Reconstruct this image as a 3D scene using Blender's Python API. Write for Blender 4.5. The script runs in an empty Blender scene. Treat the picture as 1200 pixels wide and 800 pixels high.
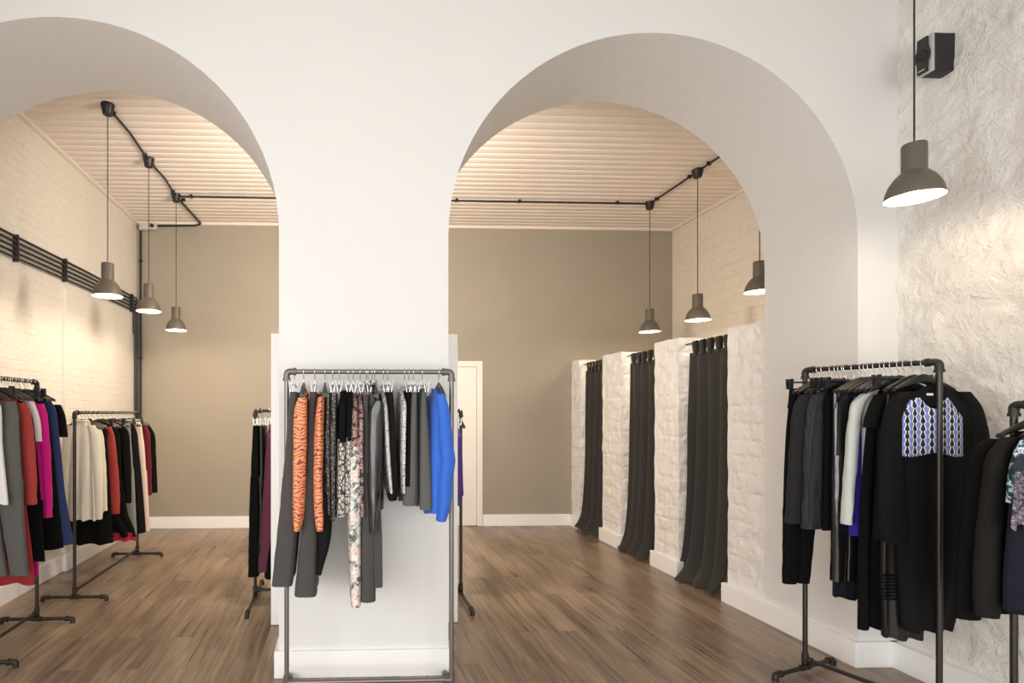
import bpy, math, random
import numpy as np
from mathutils import Vector, noise

random.seed(4)
S = bpy.context.scene
COL = S.collection
PI = math.pi

# ------------------------------------------------------------------ measured frame
F, H, U0, V0, PSI = 650.0, 1.5, 425.0, 483.0, math.radians(2.18)
SN, CS = math.sin(PSI), math.cos(PSI)
YF, YA = 3.165, 3.889          # arch wall, front and back face
XL, XR, XS = -2.65, 4.43, 3.285  # left wall, right wall of back room, stone wall of front room
YB, ZC = 7.27, 3.95            # back wall, ceiling
XP = 3.05                      # face of the fitting-room piers
YW = -2.6                      # shop front behind the camera


def on_y(u, v, Y):
    """point on the vertical plane y = Y seen at (u, v) of the 1200x800 frame"""
    a = (u - U0) / F
    b = (V0 - v) / F
    t = Y / (-a * SN + CS)
    return (t * (a * CS + SN), H + t * b)


# ------------------------------------------------------------------ materials
def new_mat(name):
    m = bpy.data.materials.new(name)
    m.use_nodes = True
    nt = m.node_tree
    b = nt.nodes['Principled BSDF']
    return m, nt, b


def N(nt, typ, **kw):
    n = nt.nodes.new(typ)
    for k, v in kw.items():
        if k.startswith('i_'):
            n.inputs[k[2:].replace('_', ' ')].default_value = v
        else:
            setattr(n, k, v)
    return n


def rgba(c):
    return (c[0], c[1], c[2], 1.0)


def srgb(r, g, b):
    f = lambda x: (x / 255 / 12.92) if x / 255 <= 0.04045 else ((x / 255 + 0.055) / 1.055) ** 2.4
    return (f(r), f(g), f(b))


def math_node(nt, op, a, b=None, c=None):
    n = nt.nodes.new('ShaderNodeMath')
    n.operation = op
    for i, x in enumerate((a, b, c)):
        if x is None:
            continue
        if isinstance(x, (int, float)):
            n.inputs[i].default_value = x
        else:
            nt.links.new(x, n.inputs[i])
    return n.outputs[0]


def mix_col(nt, fac, a, b):
    n = nt.nodes.new('ShaderNodeMix')
    n.data_type = 'RGBA'
    if isinstance(fac, (int, float)):
        n.inputs[0].default_value = fac
    else:
        nt.links.new(fac, n.inputs[0])
    for i, x in ((6, a), (7, b)):
        if isinstance(x, tuple):
            n.inputs[i].default_value = rgba(x)
        else:
            nt.links.new(x, n.inputs[i])
    return n.outputs[2]


def bump(nt, b, height, strength, dist=0.01, prev=None):
    n = nt.nodes.new('ShaderNodeBump')
    n.inputs['Strength'].default_value = strength
    n.inputs['Distance'].default_value = dist
    nt.links.new(height, n.inputs['Height'])
    if prev is not None:
        nt.links.new(prev, n.inputs['Normal'])
    nt.links.new(n.outputs[0], b.inputs['Normal'])
    return n.outputs[0]


def pos(nt):
    return nt.nodes.new('ShaderNodeNewGeometry').outputs['Position']


def paint(name, col, rough=0.6, noise_amt=0.03, bump_s=0.06, scale=6):
    m, nt, b = new_mat(name)
    p = pos(nt)
    n = N(nt, 'ShaderNodeTexNoise', i_Scale=scale, i_Detail=4.0)
    nt.links.new(p, n.inputs['Vector'])
    k = 1 - noise_amt
    c = mix_col(nt, n.outputs[0], (col[0] * k, col[1] * k, col[2] * k), col)
    nt.links.new(c, b.inputs['Base Color'])
    b.inputs['Roughness'].default_value = rough
    n2 = N(nt, 'ShaderNodeTexNoise', i_Scale=scale * 9, i_Detail=3.0)
    nt.links.new(p, n2.inputs['Vector'])
    bump(nt, b, n2.outputs[0], bump_s, 0.01)
    return m


def plain(name, col, rough=0.5, metal=0.0, spec=0.5):
    m, nt, b = new_mat(name)
    b.inputs['Base Color'].default_value = rgba(col)
    b.inputs['Roughness'].default_value = rough
    b.inputs['Metallic'].default_value = metal
    b.inputs['Specular IOR Level'].default_value = spec
    return m


def brick_paint(name, col, bw, bh, axis='X', strength=0.6):
    """thick paint over bricks; axis = the wall's normal"""
    m, nt, b = new_mat(name)
    p = pos(nt)
    sep = nt.nodes.new('ShaderNodeSeparateXYZ')
    nt.links.new(p, sep.inputs[0])
    cmb = nt.nodes.new('ShaderNodeCombineXYZ')
    nt.links.new(sep.outputs[1 if axis == 'X' else 0], cmb.inputs[0])
    nt.links.new(sep.outputs[2], cmb.inputs[1])
    nz = N(nt, 'ShaderNodeTexNoise', i_Scale=5.0, i_Detail=3.0)
    nt.links.new(p, nz.inputs['Vector'])
    add = nt.nodes.new('ShaderNodeVectorMath')
    add.operation = 'MULTIPLY_ADD'
    nt.links.new(nz.outputs['Color'], add.inputs[0])
    add.inputs[1].default_value = (0.09, 0.05, 0)
    nt.links.new(cmb.outputs[0], add.inputs[2])
    br = N(nt, 'ShaderNodeTexBrick', i_Scale=1.0, i_Mortar_Size=0.008, i_Mortar_Smooth=1.0, i_Brick_Width=bw, i_Row_Height=bh)
    br.inputs['Color1'].default_value = (1, 1, 1, 1)
    br.inputs['Color2'].default_value = (.55, .55, .55, 1)
    br.inputs['Mortar'].default_value = (0, 0, 0, 1)
    nt.links.new(add.outputs[0], br.inputs['Vector'])
    n1 = N(nt, 'ShaderNodeTexNoise', i_Scale=14.0, i_Detail=5.0, i_Roughness=0.6)
    nt.links.new(p, n1.inputs['Vector'])
    n2 = N(nt, 'ShaderNodeTexNoise', i_Scale=45.0, i_Detail=4.0)
    nt.links.new(p, n2.inputs['Vector'])
    h = math_node(nt, 'ADD', math_node(nt, 'MULTIPLY', br.outputs['Color'], 0.26), math_node(nt, 'MULTIPLY', n1.outputs[0], 1.0))
    h = math_node(nt, 'ADD', h, math_node(nt, 'MULTIPLY', n2.outputs[0], 0.25))
    bump(nt, b, h, strength, 0.02)
    k = 0.93
    c = mix_col(nt, n1.outputs[0], (col[0] * k, col[1] * k, col[2] * k * .98), col)
    nt.links.new(c, b.inputs['Base Color'])
    b.inputs['Roughness'].default_value = 0.5
    return m


def floor_mat():
    m, nt, b = new_mat('wood_planks')
    p = pos(nt)
    sep = nt.nodes.new('ShaderNodeSeparateXYZ')
    nt.links.new(p, sep.inputs[0])
    cmb = nt.nodes.new('ShaderNodeCombineXYZ')
    nt.links.new(sep.outputs[1], cmb.inputs[0])
    nt.links.new(sep.outputs[0], cmb.inputs[1])
    br = N(nt, 'ShaderNodeTexBrick', i_Scale=1.0, i_Mortar_Size=0.0016, i_Mortar_Smooth=0.2, i_Brick_Width=1.25, i_Row_Height=0.165, i_Bias=0.0)
    br.offset = 0.37
    br.inputs['Color1'].default_value = (0, 0, 0, 1)
    br.inputs['Color2'].default_value = (1, 1, 1, 1)
    br.inputs['Mortar'].default_value = (.5, .5, .5, 1)
    nt.links.new(cmb.outputs[0], br.inputs['Vector'])
    # grain: noise stretched along the plank, shifted from plank to plank
    sh = nt.nodes.new('ShaderNodeVectorMath')
    sh.operation = 'MULTIPLY_ADD'
    nt.links.new(br.outputs['Color'], sh.inputs[0])
    sh.inputs[1].default_value = (3.1, 0.7, 5.0)
    nt.links.new(p, sh.inputs[2])
    mp = nt.nodes.new('ShaderNodeMapping')
    mp.inputs['Scale'].default_value = (38, 1.5, 1)
    nt.links.new(sh.outputs[0], mp.inputs[0])
    g1 = N(nt, 'ShaderNodeTexNoise', i_Scale=1.0, i_Detail=7.0, i_Roughness=0.62, i_Distortion=0.6)
    nt.links.new(mp.outputs[0], g1.inputs['Vector'])
    mp2 = nt.nodes.new('ShaderNodeMapping')
    mp2.inputs['Scale'].default_value = (5.0, 1.1, 1)
    nt.links.new(sh.outputs[0], mp2.inputs[0])
    g2 = N(nt, 'ShaderNodeTexNoise', i_Scale=1.0, i_Detail=3.0)
    nt.links.new(mp2.outputs[0], g2.inputs['Vector'])
    f = math_node(nt, 'ADD', math_node(nt, 'MULTIPLY', g1.outputs[0], 0.75), math_node(nt, 'MULTIPLY', g2.outputs[0], 0.50))
    f = math_node(nt, 'ADD', f, math_node(nt, 'MULTIPLY', br.outputs['Color'], 0.10))
    rp = nt.nodes.new('ShaderNodeValToRGB')
    e = rp.color_ramp.elements
    e[0].position, e[0].color = 0.38, rgba(FLOOR_A)
    e[1].position, e[1].color = 0.86, rgba(FLOOR_C)
    mid = e.new(0.60)
    mid.color = rgba(FLOOR_B)
    nt.links.new(f, rp.inputs[0])
    c = mix_col(nt, math_node(nt, 'MULTIPLY', br.outputs['Fac'], 0.30), rp.outputs[0], (.03, .02, .014))
    nt.links.new(c, b.inputs['Base Color'])
    r = math_node(nt, 'ADD', math_node(nt, 'MULTIPLY', g1.outputs[0], 0.25), 0.19)
    nt.links.new(r, b.inputs['Roughness'])
    hh = math_node(nt, 'SUBTRACT', math_node(nt, 'MULTIPLY', g1.outputs[0], 0.35), br.outputs['Fac'])
    bump(nt, b, hh, 0.18, 0.003)
    return m


FLOOR_A, FLOOR_B, FLOOR_C = (.056, .038, .026), (.19, .134, .094), (.40, .295, .205)


def cloth(name, col, rough=0.85, sheen=0.15, weave=0.15, var=0.10, spec=0.2):
    m, nt, b = new_mat(name)
    tc = nt.nodes.new('ShaderNodeTexCoord').outputs['Object']
    n = N(nt, 'ShaderNodeTexNoise', i_Scale=240.0, i_Detail=2.0)
    nt.links.new(tc, n.inputs['Vector'])
    k = 1 - var
    c = mix_col(nt, n.outputs[0], (col[0] * k, col[1] * k, col[2] * k), col)
    nt.links.new(c, b.inputs['Base Color'])
    b.inputs['Roughness'].default_value = rough
    b.inputs['Sheen Weight'].default_value = sheen
    b.inputs['Specular IOR Level'].default_value = spec
    bump(nt, b, n.outputs[0], weave, 0.002)
    return m


def ramp(nt, fac, stops, interp='CONSTANT'):
    rp = nt.nodes.new('ShaderNodeValToRGB')
    rp.color_ramp.interpolation = interp
    e = rp.color_ramp.elements
    e[0].position, e[0].color = stops[0][0], rgba(stops[0][1])
    e[1].position, e[1].color = stops[1][0], rgba(stops[1][1])
    for p_, c_ in stops[2:]:
        q = e.new(p_)
        q.color = rgba(c_)
    nt.links.new(fac, rp.inputs[0])
    return rp.outputs[0]


def pat_zebra():
    m, nt, b = new_mat('orange_zebra_silk')
    tc = nt.nodes.new('ShaderNodeTexCoord').outputs['Object']
    w = N(nt, 'ShaderNodeTexWave', i_Scale=17.0, i_Distortion=11.0, i_Detail=2.0, i_Detail_Scale=1.4)
    w.bands_direction = 'Z'
    nt.links.new(tc, w.inputs['Vector'])
    c = ramp(nt, w.outputs[1], [(0, (.17, .03, .07)), (.17, (.82, .26, .03)), (.76, (.84, .36, .10)), (.92, (.60, .22, .30))])
    nt.links.new(c, b.inputs['Base Color'])
    b.inputs['Roughness'].default_value = 0.55
    return m


def pat_voronoi(name, scale, stops, rough=0.6, stretch=(1, 1, 1), feature='DISTANCE_TO_EDGE', interp='CONSTANT'):
    m, nt, b = new_mat(name)
    tc = nt.nodes.new('ShaderNodeTexCoord').outputs['Object']
    mp = nt.nodes.new('ShaderNodeMapping')
    mp.inputs['Scale'].default_value = stretch
    nt.links.new(tc, mp.inputs[0])
    v = N(nt, 'ShaderNodeTexVoronoi', i_Scale=scale)
    v.feature = feature
    nt.links.new(mp.outputs[0], v.inputs['Vector'])
    out = v.outputs['Distance']
    c = ramp(nt, out, stops, interp)
    nt.links.new(c, b.inputs['Base Color'])
    b.inputs['Roughness'].default_value = rough
    return m


def pat_floral(name, stops, scale=22):
    m, nt, b = new_mat(name)
    tc = nt.nodes.new('ShaderNodeTexCoord').outputs['Object']
    n = N(nt, 'ShaderNodeTexNoise', i_Scale=scale, i_Detail=3.0, i_Distortion=1.2)
    nt.links.new(tc, n.inputs['Vector'])
    c = ramp(nt, n.outputs[0], stops)
    nt.links.new(c, b.inputs['Base Color'])
    b.inputs['Roughness'].default_value = 0.7
    return m


def pat_drops():
    """columns of black and periwinkle drops divided by white zigzag lines"""
    m, nt, b = new_mat('drop_print')
    tc = nt.nodes.new('ShaderNodeTexCoord').outputs['Object']
    sep = nt.nodes.new('ShaderNodeSeparateXYZ')
    nt.links.new(tc, sep.inputs[0])
    u = math_node(nt, 'MULTIPLY', sep.outputs[0], 27.0)     # pairs of columns per metre
    v = math_node(nt, 'MULTIPLY', sep.outputs[2], -27.0)
    fv = math_node(nt, 'FRACT', v)
    # each drop widens downwards, then closes quickly
    tri = math_node(nt, 'MINIMUM', math_node(nt, 'DIVIDE', fv, 0.72), math_node(nt, 'DIVIDE', math_node(nt, 'SUBTRACT', 1.0, fv), 0.28))
    half = math_node(nt, 'ADD', math_node(nt, 'MULTIPLY', tri, 0.23), 0.125)   # half width of black column
    fu = math_node(nt, 'ABSOLUTE', math_node(nt, 'SUBTRACT', math_node(nt, 'FRACT', u), 0.5))
    d = math_node(nt, 'SUBTRACT', fu, half)
    black = math_node(nt, 'LESS_THAN', d, -0.06)
    blue = math_node(nt, 'GREATER_THAN', d, 0.07)
    c = mix_col(nt, black, (.86, .87, .9), (.012, .012, .014))
    c = mix_col(nt, blue, c, (.20, .25, .62))
    nt.links.new(c, b.inputs['Base Color'])
    b.inputs['Roughness'].default_value = 0.7
    return m


def pat_dots():
    m, nt, b = new_mat('quilted_charcoal_knit')
    tc = nt.nodes.new('ShaderNodeTexCoord').outputs['Object']
    v = N(nt, 'ShaderNodeTexVoronoi', i_Scale=110.0, i_Randomness=0.1)
    nt.links.new(tc, v.inputs['Vector'])
    c = ramp(nt, v.outputs['Distance'], [(0, (.05, .05, .054)), (.35, (.012, .012, .0135))])
    nt.links.new(c, b.inputs['Base Color'])
    b.inputs['Roughness'].default_value = 0.8
    bump(nt, b, v.outputs['Distance'], 0.5, 0.004)
    return m


M = {}
WHITE = (.80, .785, .76)
M['plaster'] = paint('white_plaster', (.745, .735, .715), 0.65, 0.03, 0.08, 3)
M['jamb'] = M['plaster']
M['left'] = brick_paint('left_painted_brick', (.80, .755, .69), 0.235, 0.078, 'X', 0.7)
M['right'] = brick_paint('right_painted_brick', (.80, .75, .68), 0.30, 0.14, 'X', 0.8)
M['partition'] = paint('partition_white', (.8, .76, .70), 0.6, 0.03, 0.2, 5)
M['back'] = paint('taupe_wall', (.365, .325, .262), 0.75, 0.16, 0.1, 1.3)
M['trim'] = paint('trim_white', (.90, .89, .875), 0.35, 0.01, 0.02, 4)
M['panel'] = paint('panel_white', (.93, .925, .91), 0.45, 0.01, 0.02, 4)
M['door'] = paint('door_white', (.80, .775, .72), 0.4, 0.01, 0.02, 4)
M['boards'] = paint('ceiling_boards', (.80, .72, .655), 0.5, 0.04, 0.05, 3)
M['floor'] = floor_mat()
M['pipe'] = plain('dark_iron_pipe', (.055, .05, .046), 0.38, 0.75)
M['fitting'] = plain('iron_fitting', (.042, .038, .035), 0.5, 0.6)
M['pipe_light'] = plain('grey_steel_pipe', (.22, .205, .185), 0.36, 0.7)
M['fitting_light'] = plain('grey_steel_fitting', (.17, .155, .14), 0.45, 0.6)
M['conduit'] = plain('black_conduit', (.012, .011, .010), 0.4)
M['shade'] = plain('bronze_grey_shade', (.135, .118, .094), 0.45, 0.25)
M['shade_in'] = plain('shade_white_inside', (.9, .87, .8), 0.5)
M['black_pl'] = plain('black_plastic', (.015, .015, .015), 0.35)
M['char_pl'] = plain('charcoal_plastic', (.012, .012, .012), 0.55)
M['chrome'] = plain('chrome', (.62, .60, .58), 0.25, 1.0)
M['clear_pl'] = plain('pale_plastic', (.62, .6, .56), 0.3)
M['white_pl'] = plain('white_plastic', (.55, .52, .47), 0.4)
M['glass'] = None


def emis(name, col, s):
    m, nt, b = new_mat(name)
    b.inputs['Base Color'].default_value = rgba(col)
    b.inputs['Emission Color'].default_value = rgba(col)
    b.inputs['Emission Strength'].default_value = s
    return m


M['bulb'] = emis('warm_bulb', (1, .80, .55), 14)


def stone_mat():
    m, nt, b = new_mat('rough_white_stone')
    p = pos(nt)
    n1 = N(nt, 'ShaderNodeTexNoise', i_Scale=9.0, i_Detail=8.0, i_Roughness=0.62, i_Distortion=0.8)
    nt.links.new(p, n1.inputs['Vector'])
    n2 = N(nt, 'ShaderNodeTexNoise', i_Scale=38.0, i_Detail=5.0, i_Roughness=0.6, i_Distortion=1.5)
    nt.links.new(p, n2.inputs['Vector'])
    h = math_node(nt, 'ADD', n1.outputs[0], math_node(nt, 'MULTIPLY', n2.outputs[0], 0.3))
    bump(nt, b, h, 1.0, 0.028)
    c = mix_col(nt, n1.outputs[0], (.78, .75, .69), (.84, .82, .785))
    nt.links.new(c, b.inputs['Base Color'])
    b.inputs['Roughness'].default_value = 0.55
    return m


M['stone'] = stone_mat()

BLK = (.0048, .0045, .0047)
M['c_black'] = cloth('black_cloth', BLK, 0.9, 0.0, spec=0.12)
M['c_black2'] = cloth('soft_black_cloth', (.0075, .007, .007), 0.85, 0.01, spec=0.15)
M['c_satin'] = cloth('black_satin', (.012, .011, .010), 0.42, 0.0, 0.05, spec=0.4)
M['c_char'] = cloth('charcoal_cloth', (.066, .061, .058), 0.85, 0.10)
M['c_dchar'] = cloth('dark_charcoal_cloth', (.020, .0195, .020), 0.85, 0.05)
M['c_grey'] = cloth('grey_cloth', (.105, .10, .095), 0.8, 0.1)
M['c_midgrey'] = cloth('mid_grey_cloth', (.26, .25, .235), 0.8, 0.1)
M['c_leather'] = cloth('black_leather', (.02, .019, .018), 0.27, 0.0, 0.06, spec=0.8)
M['c_patent'] = cloth('black_patent', (.010, .010, .010), 0.14, 0.0, 0.03, spec=0.8)
M['c_white'] = cloth('white_cloth', (.78, .76, .75), 0.8, 0.1)
M['c_cream'] = cloth('cream_cloth', (.74, .68, .57), 0.8, 0.1)
M['c_ivory'] = cloth('ivory_cloth', (.72, .66, .50), 0.8, 0.1)
M['c_coral'] = cloth('coral_red_cloth', (.40, .05, .042), 0.75, 0.12)
M['c_red'] = cloth('dull_red_cloth', (.30, .028, .03), 0.8, 0.12)
M['c_brick'] = cloth('brick_red_cloth', (.34, .042, .03), 0.75, 0.12)
M['c_dred'] = cloth('dark_red_cloth', (.13, .006, .012), 0.7, 0.1)
M['c_crim'] = cloth('crimson_cloth', (.36, .012, .035), 0.6, 0.1)
M['c_mag'] = cloth('magenta_cloth', (.62, .005, .22), 0.7, 0.15)
M['c_navy'] = cloth('navy_cloth', (.022, .034, .115), 0.75, 0.1)
M['c_dnavy'] = cloth('dark_navy_cloth', (.007, .0075, .016), 0.8, 0.05)
M['c_blue'] = cloth('cobalt_cloth', (.033, .135, .58), 0.65, 0.15)
M['c_royal'] = cloth('royal_blue_cloth', (.045, .02, .34), 0.7, 0.1)
M['c_purple'] = cloth('violet_cloth', (.075, .035, .22), 0.7, 0.1)
M['c_plum'] = cloth('plum_cloth', (.125, .03, .058), 0.8, 0.1)
M['c_pink'] = cloth('pale_pink_cloth', (.76, .58, .48), 0.8, 0.1)
M['c_mint'] = cloth('pale_mint_cloth', (.66, .68, .63), 0.75, 0.1)
M['c_olive'] = cloth('olive_cloth', (.06, .045, .025), 0.8, 0.1)
M['c_brown'] = cloth('brown_black_cloth', (.012, .0105, .009), 0.8, 0.0, spec=0.15)
M['c_curtain'] = cloth('charcoal_linen', (.047, .044, .040), 0.9, 0.10, 0.5, 0.35)
M['p_zebra'] = pat_zebra()
M['p_snake'] = pat_voronoi('snake_print', 95, [(0, (.012, .012, .012)), (.13, (.10, .09, .08)), (.26, (.30, .27, .24)), (.42, (.05, .045, .04))], 0.6, (1, 1, .6))
M['p_scale'] = pat_voronoi('scale_print', 75, [(0, (.015, .015, .015)), (.10, (.5, .46, .41)), (.45, (.62, .58, .53))], 0.6, (1, 1, .55))
M['p_sequin'] = pat_voronoi('sequins', 130, [(0, (.02, .02, .02)), (.10, (.80, .77, .73)), (.46, (.06, .06, .06))], 0.25, (1, 1, 1))
M['p_floral'] = pat_floral('pale_floral_print', [(0, (.10, .12, .10)), (.42, (.40, .42, .38)), (.49, (.72, .68, .63)), (.56, (.70, .33, .26)), (.61, (.74, .70, .66)), (.68, (.20, .22, .19))])
M['p_floral_d'] = pat_floral('dark_floral_print', [(0, (.012, .012, .012)), (.46, (.55, .28, .24)), (.52, (.02, .02, .02)), (.58, (.45, .42, .39)), (.64, (.02, .02, .02))], 40)
M['p_teal'] = pat_floral('teal_print', [(0, (.008, .012, .02)), (.45, (.02, .09, .12)), (.53, (.60, .66, .72)), (.58, (.03, .10, .15)), (.66, (.01, .012, .02))], 18)
M['p_lilac'] = pat_floral('lilac_lace', [(0, (.02, .018, .024)), (.46, (.20, .16, .21)), (.54, (.04, .03, .05)), (.60, (.30, .25, .30))], 60)
M['p_drops'] = pat_drops()
M['p_dots'] = pat_dots()


# ------------------------------------------------------------------ mesh helper
class MB:
    def __init__(s):
        s.v, s.f, s.m = [], [], []

    def add(s, vs, fs, mi=0):
        o = len(s.v)
        s.v += [tuple(p) for p in vs]
        s.f += [tuple(i + o for i in f) for f in fs]
        s.m += [mi] * len(fs)
        return s

    def box(s, x0, x1, y0, y1, z0, z1, mi=0, bev=0.0):
        if bev <= 0:
            vs = [(x, y, z) for z in (z0, z1) for y in (y0, y1) for x in (x0, x1)]
            fs = [(0, 2, 3, 1), (4, 5, 7, 6), (0, 1, 5, 4), (2, 6, 7, 3), (0, 4, 6, 2), (1, 3, 7, 5)]
            return s.add(vs, fs, mi)
        import bmesh
        bm = bmesh.new()
        r = bmesh.ops.create_cube(bm, size=1)
        for q in bm.verts:
            q.co = Vector(((x0 + x1) / 2 + q.co.x * (x1 - x0), (y0 + y1) / 2 + q.co.y * (y1 - y0), (z0 + z1) / 2 + q.co.z * (z1 - z0)))
        bmesh.ops.bevel(bm, geom=bm.edges[:], offset=bev, segments=2, affect='EDGES', profile=0.5)
        bm.verts.index_update()
        s.add([q.co[:] for q in bm.verts], [[q.index for q in f.verts] for f in bm.faces], mi)
        bm.free()
        return s

    def tube(s, path, r, n=10, mi=0, cap=True, ry=None):
        """tube along points; r a number or one per point"""
        P = [Vector(p) for p in path]
        R = r if isinstance(r, (list, tuple)) else [r] * len(P)
        vs, fs = [], []
        t = (P[1] - P[0]).normalized()
        up = Vector((0, 0, 1)) if abs(t.z) < 0.9 else Vector((0, 1, 0))
        a = t.cross(up).normalized()
        for i, p in enumerate(P):
            if i == 0:
                t = (P[1] - P[0]).normalized()
            elif i == len(P) - 1:
                t = (P[-1] - P[-2]).normalized()
            else:
                t = ((P[i + 1] - p).normalized() + (p - P[i - 1]).normalized()).normalized()
            a = (a - t * a.dot(t)).normalized()
            b = t.cross(a)
            for k in range(n):
                w = 2 * PI * k / n
                vs.append(p + a * (math.cos(w) * R[i]) + b * (math.sin(w) * R[i]))
        for i in range(len(P) - 1):
            for k in range(n):
                k2 = (k + 1) % n
                fs.append((i * n + k, i * n + k2, (i + 1) * n + k2, (i + 1) * n + k))
        if cap:
            fs.append(tuple(range(n - 1, -1, -1)))
            fs.append(tuple((len(P) - 1) * n + k for k in range(n)))
        return s.add(vs, fs, mi)

    def lathe(s, prof, c=(0, 0, 0), n=32, mi=0, closed_ends=False):
        vs, fs = [], []
        for (r, z) in prof:
            for k in range(n):
                w = 2 * PI * k / n
                vs.append((c[0] + r * math.cos(w), c[1] + r * math.sin(w), c[2] + z))
        for i in range(len(prof) - 1):
            for k in range(n):
                k2 = (k + 1) % n
                fs.append((i * n + k, i * n + k2, (i + 1) * n + k2, (i + 1) * n + k))
        if closed_ends:
            fs.append(tuple(range(n - 1, -1, -1)))
            fs.append(tuple((len(prof) - 1) * n + k for k in range(n)))
        return s.add(vs, fs, mi)

    def loft(s, rings, cap0=True, cap1=True, mi=0):
        n = len(rings[0])
        vs, fs = [], []
        for r in rings:
            vs += r
        for i in range(len(rings) - 1):
            for k in range(n):
                k2 = (k + 1) % n
                fs.append((i * n + k, i * n + k2, (i + 1) * n + k2, (i + 1) * n + k))
        if cap0:
            fs.append(tuple(range(n - 1, -1, -1)))
        if cap1:
            fs.append(tuple((len(rings) - 1) * n + k for k in range(n)))
        return s.add(vs, fs, mi)

    def grid(s, fn, nu, nv, mi=0):
        vs = [fn(i / nu, j / nv) for j in range(nv + 1) for i in range(nu + 1)]
        fs = [(j * (nu + 1) + i, j * (nu + 1) + i + 1, (j + 1) * (nu + 1) + i + 1, (j + 1) * (nu + 1) + i) for j in range(nv) for i in range(nu)]
        return s.add(vs, fs, mi)

    def build(s, name, mat, parent=None, smooth=35, loc=None):
        me = bpy.data.meshes.new(name)
        me.from_pydata(s.v, [], s.f)
        for q in (mat if isinstance(mat, (list, tuple)) else [mat]):
            me.materials.append(q)
        if len(set(s.m)) > 1:
            me.polygons.foreach_set('material_index', s.m)
        if smooth:
            me.polygons.foreach_set('use_smooth', [True] * len(me.polygons))
            me.set_sharp_from_angle(angle=math.radians(smooth))
        me.update()
        o = bpy.data.objects.new(name, me)
        COL.objects.link(o)
        if parent is not None:
            o.parent = parent
            o.location = -Vector(parent.location)     # geometry is given in world metres
            if parent.parent is not None:
                o.location -= Vector(parent.parent.location)
        if loc is not None:
            o.location = loc
        return o


def struct(name, mb, mat, smooth=35, label=None):
    o = mb.build(name, mat, None, smooth)
    o['kind'] = 'structure'
    if label:
        o['label'] = label
    return o


def tag(o, label, cat, group=None, kind=None):
    o['label'] = label
    o['category'] = cat
    if group:
        o['group'] = group
    if kind:
        o['kind'] = kind
    return o


def thing(name, loc, label, cat, group=None):
    o = bpy.data.objects.new(name, None)
    o.empty_display_size = 0.1
    COL.objects.link(o)
    o.location = loc
    return tag(o, label, cat, group)


def copy_tree(o, loc):
    """a thing with its parts and their sub-parts, moved to loc"""
    r = o.copy()
    COL.objects.link(r)
    r.location = loc
    for ch in list(o.children):
        c = ch.copy()
        COL.objects.link(c)
        c.parent = r
        for g in list(ch.children):
            d = g.copy()
            COL.objects.link(d)
            d.parent = c
    return r


def part_local(mb, name, mat, parent, smooth=35):
    """part whose geometry is given in its thing's own frame"""
    o = mb.build(name, mat, None, smooth)
    o.parent = parent
    return o


# ------------------------------------------------------------------ room shell
struct('floor', MB().box(-4.2, 4.6, YW - .1, YB + .1, -0.1, 0.0), M['floor'], 0)
struct('ceiling', MB().box(-4.2, 4.6, YW - .1, YA + .02, ZC, ZC + .1), paint('ceiling_beige', (.56, .53, .49), 0.7, 0.02, 0.05, 3), 0)


def boards():
    mb = MB()
    w = 0.112
    pr = []
    y = YA - 0.02
    while y < YB + 0.1:
        for (dy, dz) in ((0, .011), (.006, .004), (.018, 0.0), (w * .55, .0015), (w - .018, .003), (w - .006, .007)):
            pr.append((y + dy, ZC + dz))
        y += w
    vs, fs = [], []
    for (yy, zz) in pr:
        vs += [(-2.8, yy, zz), (4.6, yy, zz)]
    for i in range(len(pr) - 1):
        fs.append((2 * i, 2 * i + 1, 2 * i + 3, 2 * i + 2))
    mb.add(vs, fs)
    mb.box(-2.8, 4.6, YA - .02, YB + .1, ZC + .02, ZC + .1)
    return mb


o = struct('ceiling_boards', boards(), M['boards'], 50)

# back wall with a door opening
DX0, DX1, DZ = 0.86, 1.785, 2.10
mb = MB()
mb.box(-2.8, DX0, YB, YB + .15, 0, ZC + .05)
mb.box(DX1, 4.6, YB, YB + .15, 0, ZC + .05)
mb.box(DX0, DX1, YB, YB + .15, DZ, ZC + .05)
struct('wall_back', mb, M['back'], 0)

# left wall: brick, front stretch, and the shallow blind doorway bay
mb = MB()
mb.box(-2.85, XL, YA - .05, YB + .1, 0, ZC + .05)
mb.box(-2.9, XL - .035, 1.1, YA - .05, 0, ZC + .05)
mb.box(-2.9, XL - .035, YW, -2.1, 0, ZC + .05)
mb.box(-2.9, XL - .035, -2.1, 1.1, 0, .45)
mb.box(-2.9, XL - .035, -2.1, 1.1, 3.05, ZC + .05)
struct('wall_left', mb, M['left'], 0)
mb = MB()
mb.box(XL - .02, XL + .035, 5.36, 6.50, 0, 2.67, bev=.006)
struct('wall_left_bay', mb, M['left'], 0)

# right wall of the back room
struct('wall_right', MB().box(XR, XR + .15, YA - .05, YB + .1, 0, ZC + .05), M['right'], 0)


# stone wall of the front room
def stone_fn(u, v):
    y = YW + (1 - (1 - u) ** 2) * (YF + .05 - YW)
    z = v * (ZC + .02)
    p = Vector((0, y, z))
    d = noise.fractal(p * 1.7, 1.0, 2.0, 4) * 0.014
    q = Vector((y * 2.6 + noise.noise(p * 2) * .5, z * 4.2 + noise.noise(p * 2 + Vector((5, 5, 5))) * .6, 0))
    vd = noise.voronoi(q)[0]
    d += min(.30, (vd[1] - vd[0])) * 0.03
    d += noise.fractal(p * 7 + Vector((0, noise.noise(p * 3) * 2, 0)), .8, 2.0, 5) * 0.009
    return (XS + .012 - d, y, z)


mb = MB().grid(stone_fn, 300, 220)
mb.box(XS + .04, XS + .2, YW, YF + .05, 0, ZC + .02)
struct('wall_stone', mb, M['stone'], 60)


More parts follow.
